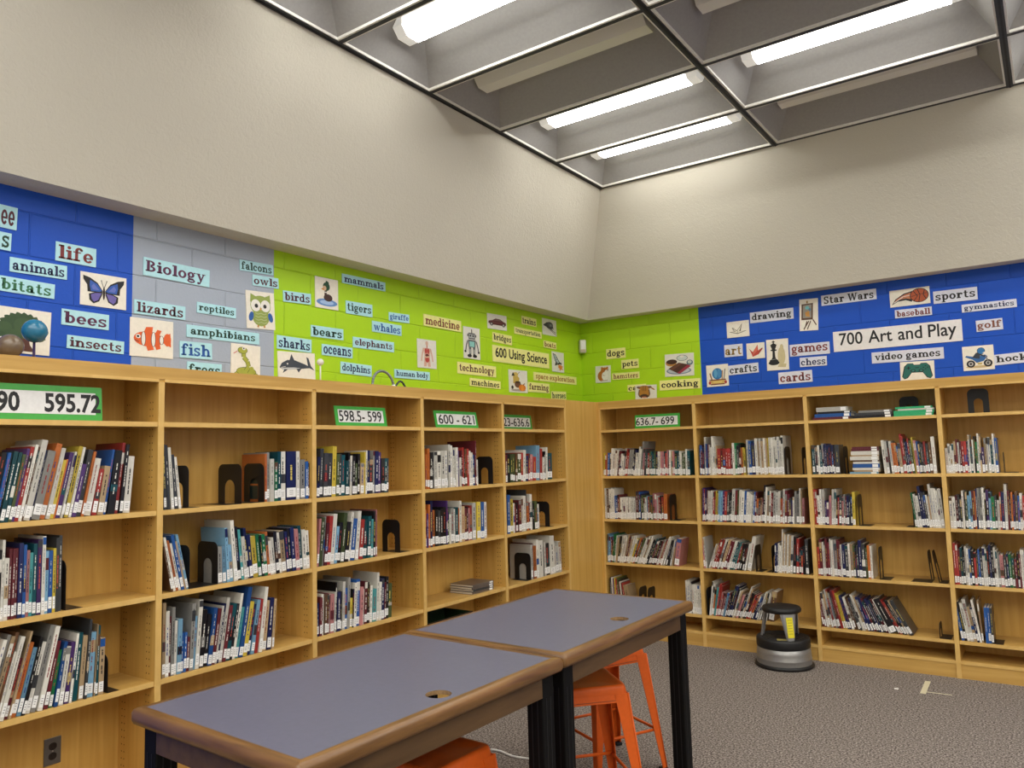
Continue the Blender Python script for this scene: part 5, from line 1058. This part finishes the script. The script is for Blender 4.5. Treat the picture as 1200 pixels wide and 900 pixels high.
# ---------------------------------------------------------------- tables
lam_m = flat((0.118, 0.119, 0.172), 0.36, 0, 0.4)
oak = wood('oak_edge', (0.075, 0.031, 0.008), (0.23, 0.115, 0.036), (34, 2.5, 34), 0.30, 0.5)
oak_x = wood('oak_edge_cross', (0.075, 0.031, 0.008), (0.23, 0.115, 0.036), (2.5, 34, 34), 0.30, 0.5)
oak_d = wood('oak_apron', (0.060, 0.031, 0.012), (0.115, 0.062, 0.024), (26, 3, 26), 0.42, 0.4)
part_m = wood('chipboard', (0.20, 0.12, 0.05), (0.34, 0.21, 0.10), (90, 90, 90), 0.8)
leg_m = flat((0.005, 0.005, 0.005), 0.55, 0, 0.12)
def table(cx, cy, ang, L, Wd, label, hole):
    t = empty('table', Matrix.Translation((cx, cy, 0)) @ Matrix.Rotation(R(-ang), 4, 'Z')); tag(t, label, 'table', 'blue-topped tables')
    H, th, e = 0.91, 0.048, 0.034
    X, Y = Wd / 2, L / 2
    # top with a round grommet hole cut through it
    hx, hy = hole; hr = 0.040; n = 28
    b = MB()
    circ = [(hx + hr * math.cos(2 * PI * i / n), hy + hr * math.sin(2 * PI * i / n)) for i in range(n)]
    ix, iy = X - e, Y - e
    def ray_rect(a):
        dx, dy = math.cos(a), math.sin(a); k = 1e9
        if dx > 1e-9: k = min(k, (ix - hx) / dx)
        if dx < -1e-9: k = min(k, (-ix - hx) / dx)
        if dy > 1e-9: k = min(k, (iy - hy) / dy)
        if dy < -1e-9: k = min(k, (-iy - hy) / dy)
        return (hx + dx * k, hy + dy * k)
    angs = sorted([2 * PI * i / n for i in range(n)] + [math.atan2(sy * iy - hy, sx * ix - hx) % (2 * PI) for sx in (-1, 1) for sy in (-1, 1)])
    for zt in (H, H - 0.013):
        for a0, a1 in zip(angs, angs[1:] + [angs[0] + 2 * PI]):
            p = [(hx + hr * math.cos(a0), hy + hr * math.sin(a0)), ray_rect(a0), ray_rect(a1), (hx + hr * math.cos(a1), hy + hr * math.sin(a1))]
            b.poly([(x, y, zt) for x, y in p], lam_m)
    for a0, a1 in zip(angs, angs[1:] + [angs[0] + 2 * PI]):
        b.poly([(hx + hr * math.cos(a), hy + hr * math.sin(a), zz) for a, zz in ((a0, H), (a1, H), (a1, H - 0.013), (a0, H - 0.013))], part_m)
    b.build('tabletop', t)
    # rounded oak edging following a rectangle with small corner radii
    b = MB(); rc = 0.016; path = []
    for sx, sy, a0 in ((1, 1, 0), (-1, 1, 90), (-1, -1, 180), (1, -1, 270)):
        for a in (0, 30, 60, 90):
            path.append((sx * (X - rc), sy * (Y - rc), R(a0 + a)))
    prof = [(-(e), 0.0), (-0.014, 0.0), (-0.005, -0.004), (0.0, -0.014), (0.0, -0.034), (-0.005, -0.044), (-0.014, -th), (-(e), -th)]
    vs = []; m_ = len(prof); k = len(path)
    for (x, y, a) in path:
        for d, zz in prof:
            dd = rc + d
            if d <= -e + 1e-6:
                vs.append((math.copysign(X - e, x), math.copysign(Y - e, y), H + zz))
            else: vs.append((x + math.cos(a) * dd, y + math.sin(a) * dd, H + zz))
    for i in range(k):
        j = (i + 1) % k
        mt = oak_x if abs(math.sin(path[i][2]) + math.sin(path[j][2])) > 1.5 else oak
        strip_ = vs[i * m_:(i + 1) * m_] + vs[j * m_:(j + 1) * m_]
        b.mesh(strip_, [(q, m_ + q, m_ + q + 1, q + 1) for q in range(m_ - 1)], mt, True)
    o = b.build('edging', t)
    bm = bmesh.new(); bm.from_mesh(o.data); bmesh.ops.remove_doubles(bm, verts=bm.verts[:], dist=1e-5); bmesh.ops.recalc_face_normals(bm, faces=bm.faces[:]); bm.to_mesh(o.data); bm.free()
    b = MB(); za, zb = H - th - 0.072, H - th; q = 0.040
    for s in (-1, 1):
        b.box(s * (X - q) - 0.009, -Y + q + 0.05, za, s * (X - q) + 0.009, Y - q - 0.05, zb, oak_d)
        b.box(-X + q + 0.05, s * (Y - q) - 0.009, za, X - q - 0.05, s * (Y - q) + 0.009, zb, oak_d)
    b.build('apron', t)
    for sx in (-1, 1):
        for sy in (-1, 1):
            x, y = sx * (X - 0.064), sy * (Y - 0.064); a = 0.034
            b = MB(); b.box(x - a, y - a, 0.02, x + a, y + a, H - th, leg_m, bev=0.004)
            # shallow grooves down each face
            for dx in (-0.012, 0.012):
                b.box(x + dx - 0.002, y - a - 0.0012, 0.03, x + dx + 0.002, y - a + 0.002, za - 0.005, blacksat); b.box(x + a - 0.002, y + dx - 0.002, 0.03, x + a + 0.0012, y + dx + 0.002, za - 0.005, blacksat)
            o = b.build('leg', t)
            b = MB(); b.lathe([(0, 0), (0.022, 0), (0.024, 0.006), (0.018, 0.014), (0.012, 0.021), (0, 0.021)], blacksat, 16, (x, y, 0)); b.build('foot', o)
    return t
table(1.553, -4.4154, 1.86, 1.136, 0.79, 'nearest table with blue-grey top and worn brown oak edge', (0.300, 0.020))
table(1.5705, -3.263, 0.79, 1.146, 0.79, 'farther table with blue-grey top and brown oak edge, toward the corner', (0.275, 0.055))

# ---------------------------------------------------------------- orange metal stools
org = flat((0.70, 0.115, 0.012), 0.40, 0.0, 0.28)
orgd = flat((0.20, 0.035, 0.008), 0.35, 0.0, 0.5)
def stool(cx, cy, ang, label):
    t = empty('stool', Matrix.Translation((cx, cy, 0)) @ Matrix.Rotation(R(ang), 4, 'Z')); tag(t, label, 'stool', 'orange metal stools')
    H = 0.61; a = 0.152; rc = 0.03
    def loop(s, z, r):
        o = []
        for sx, sy, a0 in ((1, 1, 0), (-1, 1, 90), (-1, -1, 180), (1, -1, 270)):
            for q in (0, 22, 45, 68, 90): o.append((sx * (s - r) + r * math.cos(R(a0 + q)), sy * (s - r) + r * math.sin(R(a0 + q)), z))
        return o
    levels = [(0.03, H - 0.006, 0.02), (0.118, H - 0.006, 0.022), (0.128, H - 0.001, 0.024), (0.138, H, 0.026), (a - 0.004, H - 0.003, rc), (a, H - 0.012, rc), (a + 0.003, H - 0.034, rc), (a + 0.003, H - 0.036, rc)]
    b = MB(); vs = []; fs = []; n = 20
    for s, z, r in levels: vs += loop(s, z, min(r, s * 0.9))
    for i in range(len(levels) - 1):
        for k in range(n): fs.append((i * n + k, i * n + (k + 1) % n, (i + 1) * n + (k + 1) % n, (i + 1) * n + k))
    fs.append(tuple(range(n)))
    b.mesh(vs, fs, org, True); b.build('seat', t)
    b = MB()                                        # apron panels set slightly in, with a stamped raised border
    for k in range(4):
        M = Matrix.Rotation(PI / 2 * k, 4, 'Z'); z0 = H - 0.070
        b.mesh([M @ Vector(p) for p in ((-0.10, a + 0.001, H - 0.034), (0.10, a + 0.001, H - 0.034), (0.103, a + 0.008, z0), (-0.103, a + 0.008, z0),
                                       (-0.10, a - 0.002, H - 0.034), (0.10, a - 0.002, H - 0.034), (0.103, a + 0.005, z0), (-0.103, a + 0.005, z0))],
               [(0, 1, 2, 3), (7, 6, 5, 4), (0, 4, 5, 1), (2, 6, 7, 3), (1, 5, 6, 2), (0, 3, 7, 4)], org)
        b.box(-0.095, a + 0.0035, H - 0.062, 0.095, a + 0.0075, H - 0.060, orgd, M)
    b.build('seat_apron', t)
    fo = 0.215; zt = H - 0.034
    for sx, sy in ((1, 1), (-1, 1), (-1, -1), (1, -1)):
        b = MB(); T = Vector((sx * (a + 0.004), sy * (a + 0.004), zt)); F = Vector((sx * fo, sy * fo, 0.012)); th = 0.004
        for ax in (0, 1):
            wt, wb = 0.064, 0.026
            d = Vector((-sx, 0, 0)) if ax == 0 else Vector((0, -sy, 0)); nrm = Vector((0, -sy * th, 0)) if ax == 0 else Vector((-sx * th, 0, 0))
            q = [T, T + d * wt, F + d * wb, F]
            b.mesh(q + [p + nrm for p in q], [(0, 1, 2, 3), (7, 6, 5, 4), (0, 4, 5, 1), (1, 5, 6, 2), (2, 6, 7, 3), (3, 7, 4, 0)], org)
        # rolled outer edge
        b.tube([T - Vector((sx * .002, sy * .002, 0)), F - Vector((sx * .002, sy * .002, 0))], 0.005, org, 8)
        o = b.build('leg', t)
        b = MB(); b.box(min(F.x, F.x - sx * 0.03) - 0.003, min(F.y, F.y - sy * 0.03) - 0.003, 0, max(F.x, F.x - sx * 0.03) + 0.003, max(F.y, F.y - sy * 0.03) + 0.003, 0.016, blacksat, bev=0.003); b.build('foot', o)
    for k, (zb, thk) in enumerate(((0.20, 0.010), (0.20, 0.010), (0.20, 0.010), (0.20, 0.010))):
        M = Matrix.Rotation(PI / 2 * k, 4, 'Z'); f = 1 - zb / zt; r = a + (fo - a) * f - 0.010
        b = MB(); b.tube([M @ Vector((-r, r, zb)), M @ Vector((r, r, zb))], 0.0075, org, 8); b.build('stretcher', t)
    b = MB()
    for k in (0, 1):
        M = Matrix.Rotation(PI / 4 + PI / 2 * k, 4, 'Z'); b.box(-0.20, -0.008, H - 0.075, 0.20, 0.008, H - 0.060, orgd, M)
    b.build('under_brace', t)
    return t
stool(1.608, -3.13, 47.5, 'orange metal stool tucked under the farther table, right of the black table legs')
stool(1.40, -2.55, 62.7, 'orange metal stool under the far half of the farther table, mostly hidden by another stool')
stool(1.575, -4.125, -2, 'orange metal stool at the bottom edge of the photo, under the nearest table')

# ---------------------------------------------------------------- round step stool
steel = flat((0.30, 0.295, 0.29), 0.38, 0.6)
greyp = flat((0.27, 0.27, 0.275), 0.4, 0.3)
rub = flat((0.010, 0.010, 0.011), 0.5)
t = empty('step_stool', Vector((1.645, -0.232, 0))); tag(t, 'round rolling step stool with black steps and yellow sticker beside the bookcase', 'step stool')
b = MB(); b.lathe([(0, 0.0), (0.20, 0.0), (0.212, 0.008), (0.212, 0.020), (0.200, 0.028), (0, 0.028)], rub, 56); b.build('bumper_ring', t)
b = MB(); b.lathe([(0.198, 0.024), (0.197, 0.060), (0.199, 0.064), (0.197, 0.068), (0.194, 0.105), (0.188, 0.150), (0.0, 0.150)], steel, 56); b.build('drum', t)
b = MB(); b.lathe([(0, 0.140), (0.188, 0.140), (0.193, 0.150), (0.193, 0.198), (0.187, 0.210), (0.176, 0.213), (0.170, 0.209), (0, 0.209)], rub, 56)
b.build('lower_step', t)
b = MB()
for r in (0.15, 0.12, 0.09, 0.06): b.lathe([(r - 0.004, 0.2088), (r - 0.002, 0.2115), (r + 0.002, 0.2115), (r + 0.004, 0.2088)], rub, 48)
b.build('tread_ridges', t)
b = MB(); b.lathe([(0, 0.392), (0.128, 0.392), (0.140, 0.400), (0.142, 0.416), (0.134, 0.430), (0.10, 0.434), (0, 0.436)], rub, 56); b.build('upper_step', t)
for k, ang in enumerate((-52, 186, 68)):
    M = Matrix.Rotation(R(ang), 4, 'Z'); b = MB()
    # tapered sheet-metal support, wide at the top, bent along its edges
    wt, wb = 0.060, 0.028
    tp = [(0.112, -wt, 0.396), (0.126, -wt * 0.7, 0.396), (0.130, 0, 0.396), (0.126, wt * 0.7, 0.396), (0.112, wt, 0.396)]
    bt = [(0.146, -wb, 0.205), (0.158, -wb * 0.7, 0.205), (0.162, 0, 0.205), (0.158, wb * 0.7, 0.205), (0.146, wb, 0.205)]
    vs = [M @ Vector(p) for p in tp + bt] + [M @ Vector((p[0] - 0.004, p[1] * 0.95, p[2])) for p in tp + bt]
    fs = [(i, i + 1, i + 6, i + 5) for i in range(4)] + [(i + 10, i + 15, i + 16, i + 11) for i in range(4)] + [(0, 5, 15, 10), (4, 14, 19, 9)] + [(i, i + 10, i + 11, i + 1) for i in range(4)] + [(i + 5, i + 6, i + 16, i + 15) for i in range(4)]
    b.mesh(vs, fs, greyp, False); o = b.build('support', t)
    if k == 0:
        b = MB(); ym = flat((0.72, 0.62, 0.02), 0.45)
        def sp(y, s): return M @ Vector((0.1318 + (0.162 - 0.130) * s + 0.0015, y, 0.396 + (0.205 - 0.396) * s))
        b.poly([sp(-0.024, 0.12), sp(0.024, 0.12), sp(0.024, 0.86), sp(-0.024, 0.86)], ym)
        for i in range(6): s0 = 0.2 + i * 0.1; b.poly([sp(-0.016, s0) + M.to_3x3() @ Vector((.0006, 0, 0)), sp(0.016, s0) + M.to_3x3() @ Vector((.0006, 0, 0)), sp(0.016, s0 + 0.03) + M.to_3x3() @ Vector((.0006, 0, 0)), sp(-0.016, s0 + 0.03) + M.to_3x3() @ Vector((.0006, 0, 0))], flat((0.45, 0.38, 0.02), 0.5))
        b.build('warning_sticker', o, recalc=False)['label'] = 'yellow warning sticker'
b = MB(); M = Matrix.Rotation(R(-70), 4, 'Z'); b.box(0.10, -0.05, 0.2095, 0.15, 0.05, 0.2128, flat((0.30, 0.25, 0.08), 0.5), M); b.build('step_sticker', t)['label'] = 'yellowish sticker on the lower step'

# ---------------------------------------------------------------- small things
# toy planets on top of the leftmost bookcase
def on_top(px, d): return px_u('L', px, TOPZ, -0.0 + d)
pb = flat((0.02, 0.17, 0.30), 0.22, 0, 0.6); pbr = flat((0.16, 0.115, 0.075), 0.22, 0, 0.6)
def ball(b, c, r, m_): b.lathe([(max(0.0001, r * math.sin(PI * i / 16)), -r * math.cos(PI * i / 16)) for i in range(17)], m_, 28, c)
t = empty('planet_model', Vector((-0.13, on_top(26, 0.13), TOPZ))); tag(t, 'toy blue and brown planets on a rod, on top of the leftmost bookcase', 'planet model')
b = MB(); ball(b, (0.02, -0.055, 0.052), 0.050, pbr); b.build('brown_planet', t)
b = MB(); ball(b, (0.0, 0.045, 0.130), 0.050, pb); b.build('blue_planet', t)
b = MB(); b.lathe([(0, 0), (0.045, 0), (0.045, 0.006), (0.006, 0.012), (0.005, 0.09), (0, 0.09)], flat((0.05, 0.03, 0.09), 0.4), 24, (0, 0.045, 0)); b.tube([(0.02, -0.16, 0.10), (0.02, -0.10, 0.07)], 0.006, black_m); b.build('stand', t)
t = empty('ball_pin', Vector((-0.16, on_top(375.5, 0.16), TOPZ))); tag(t, 'small white ball on a thin white stick on top of a bookcase', 'ball on stick')
b = MB(); ball(b, (0, 0, 0.130), 0.021, white_m); b.build('ball', t)
b = MB(); b.tube([(0, 0, 0.003), (0, 0, 0.112)], 0.0045, white_m); b.lathe([(0, 0), (0.02, 0), (0.02, 0.004), (0, 0.004)], white_m, 20); b.build('stick', t)
# ribbed hoop
hm = flat((0.22, 0.24, 0.26), 0.35, 0.6); hm2 = flat((0.05, 0.06, 0.07), 0.4, 0.3)
u0_ = on_top(437, 0.16); t = empty('ribbed_hose', Vector((-0.16, u0_, TOPZ))); tag(t, 'grey ribbed hose arching on top of the third bookcase, under the dolphins card', 'hose')
pts = []
for i in range(41):
    a = PI * 1.02 * i / 40; pts.append((0.0, 0.085 - 0.088 * math.cos(a) + 0.02 * (i / 40) ** 2, 0.008 + 0.112 * math.sin(min(a, PI)) ** 0.85 * (1 - 0.12 * i / 40)))
b = MB(); b.tube(pts, [0.010 if i % 2 else 0.0075 for i in range(41)], hm, 10, False); b.build('hose_arch', t)
b = MB(); b.tube([(0.01, 0.195 + 0.105 * i / 14, 0.010 + 0.045 * math.sin(PI * i / 14)) for i in range(15)], [0.008 if i % 2 else 0.006 for i in range(15)], hm2, 8, False); b.lathe([(0, 0), (0.018, 0), (0.016, 0.02), (0.008, 0.032), (0, 0.034)], white_m, 16, (0.0, 0.19, 0.0)); b.build('hose_end', t)
# motion sensor in the room corner
y = WALL - 0.028; M = Matrix.Translation((-WALL + 0.030, WALL - 0.030, 2.66)) @ Matrix.Rotation(R(45), 4, 'Z')
# local -y faces the room diagonal
t = empty('motion_sensor', M); tag(t, 'small white motion sensor in the green wall corner', 'motion sensor')
b = MB(); b.box(-0.032, -0.040, -0.065, 0.032, 0.018, 0.065, flat((0.60, 0.57, 0.47), 0.4), bev=0.010); b.build('housing', t)
b = MB(); b.box(-0.026, -0.0435, -0.030, 0.026, -0.036, 0.052, flat((0.72, 0.72, 0.70), 0.3), bev=0.003); b.build('sensor_window', t)
b = MB(); b.box(-0.026, -0.043, -0.055, 0.026, -0.037, -0.033, flat((0.50, 0.42, 0.30), 0.5), bev=0.002); b.build('lower_strip', t)
# wall outlet on the back panel of the leftmost bookcase
def back_pt(x, y_):
    d = CAM_R * ((x - 600) / F_PX) - CAM_U * ((y_ - 450) / F_PX) + CAM_F
    q = CAM_C + d * ((-DEPTH - CAM_C.x) / d.x); return q.y, q.z
uy, uz = back_pt(61, 880)
t = empty('wall_outlet', Matrix(((0, 0, 1, -DEPTH + 0.0005), (1, 0, 0, uy), (0, 1, 0, uz), (0, 0, 0, 1)))); tag(t, 'steel duplex power outlet on the back panel under the lowest book row', 'outlet')
b = MB(); b.box(-0.036, -0.058, 0, 0.036, 0.058, 0.005, flat((0.20, 0.19, 0.18), 0.35, 0.7), bev=0.0018); b.build('cover_plate', t)
for s in (-1, 1):
    b = MB(); b.prism([(0.018 * math.cos(R(a)) if abs(math.cos(R(a))) < 0.9 else 0.0165 * math.copysign(1, math.cos(R(a))), s * 0.021 + 0.016 * math.sin(R(a))) for a in range(0, 360, 20)], 0.004, 0.0065, flat((0.022, 0.015, 0.012), 0.4), ident)
    o = b.build('socket', t); b = MB()
    for dx in (-0.006, 0.006): b.box(dx - 0.001, s * 0.021 - 0.002, 0.0064, dx + 0.001, s * 0.021 + 0.007, 0.0068, blacksat)
    b.lathe([(0, 0.0064), (0.0022, 0.0064), (0.0022, 0.0068), (0, 0.0068)], blacksat, 10, (0, s * 0.021 - 0.009, 0)); b.build('slots', o)
b = MB(); b.lathe([(0, 0.005), (0.0035, 0.005), (0.003, 0.0065), (0, 0.007)], chrome, 14); b.build('screw', t)
# tape and scraps on the carpet
tape_m = flat((0.62, 0.56, 0.38), 0.6)
def floor_pt(x, y_):
    d = CAM_R * ((x - 600) / F_PX) - CAM_U * ((y_ - 450) / F_PX) + CAM_F
    q = CAM_C + d * (-CAM_C.z / d.z); return Vector((q.x, q.y, 0))
def strip(a, b_, w_, label, name='tape_strip', cat='tape', m_=tape_m, z=0.0008):
    d = b_ - a; L = d.length; ang = math.atan2(d.y, d.x)
    b = MB(); b.box(0, -w_ / 2, 0, L, w_ / 2, 0.0008, m_); o = b.build(name, None, Matrix.Translation(a + Vector((0, 0, z))) @ Matrix.Rotation(ang, 4, 'Z')); tag(o, label, cat); return o
strip(floor_pt(1081.5, 813), floor_pt(1087.5, 798.5), 0.034, 'wide masking tape piece, the upright of the L mark on the carpet')
strip(floor_pt(1084, 811), floor_pt(1116, 815), 0.012, 'thin masking tape piece, the foot of the L mark on the carpet', z=0.0018)
strip(floor_pt(1048, 807), floor_pt(1053, 807.5), 0.03, 'small white paper scrap on the carpet left of the L tape mark', 'paper_scrap', 'paper scrap', white_m)
b = MB(); a, c = floor_pt(575, 879.5), floor_pt(640, 897)
b.tube([a + (c - a) * (i / 12) + Vector((0, 0.01 * math.sin(i * 0.9), 0.006)) for i in range(13)], 0.006, white_m, 8)
o = b.build('power_cord'); tag(o, 'thin white cord lying on the carpet under the tables', 'cord')
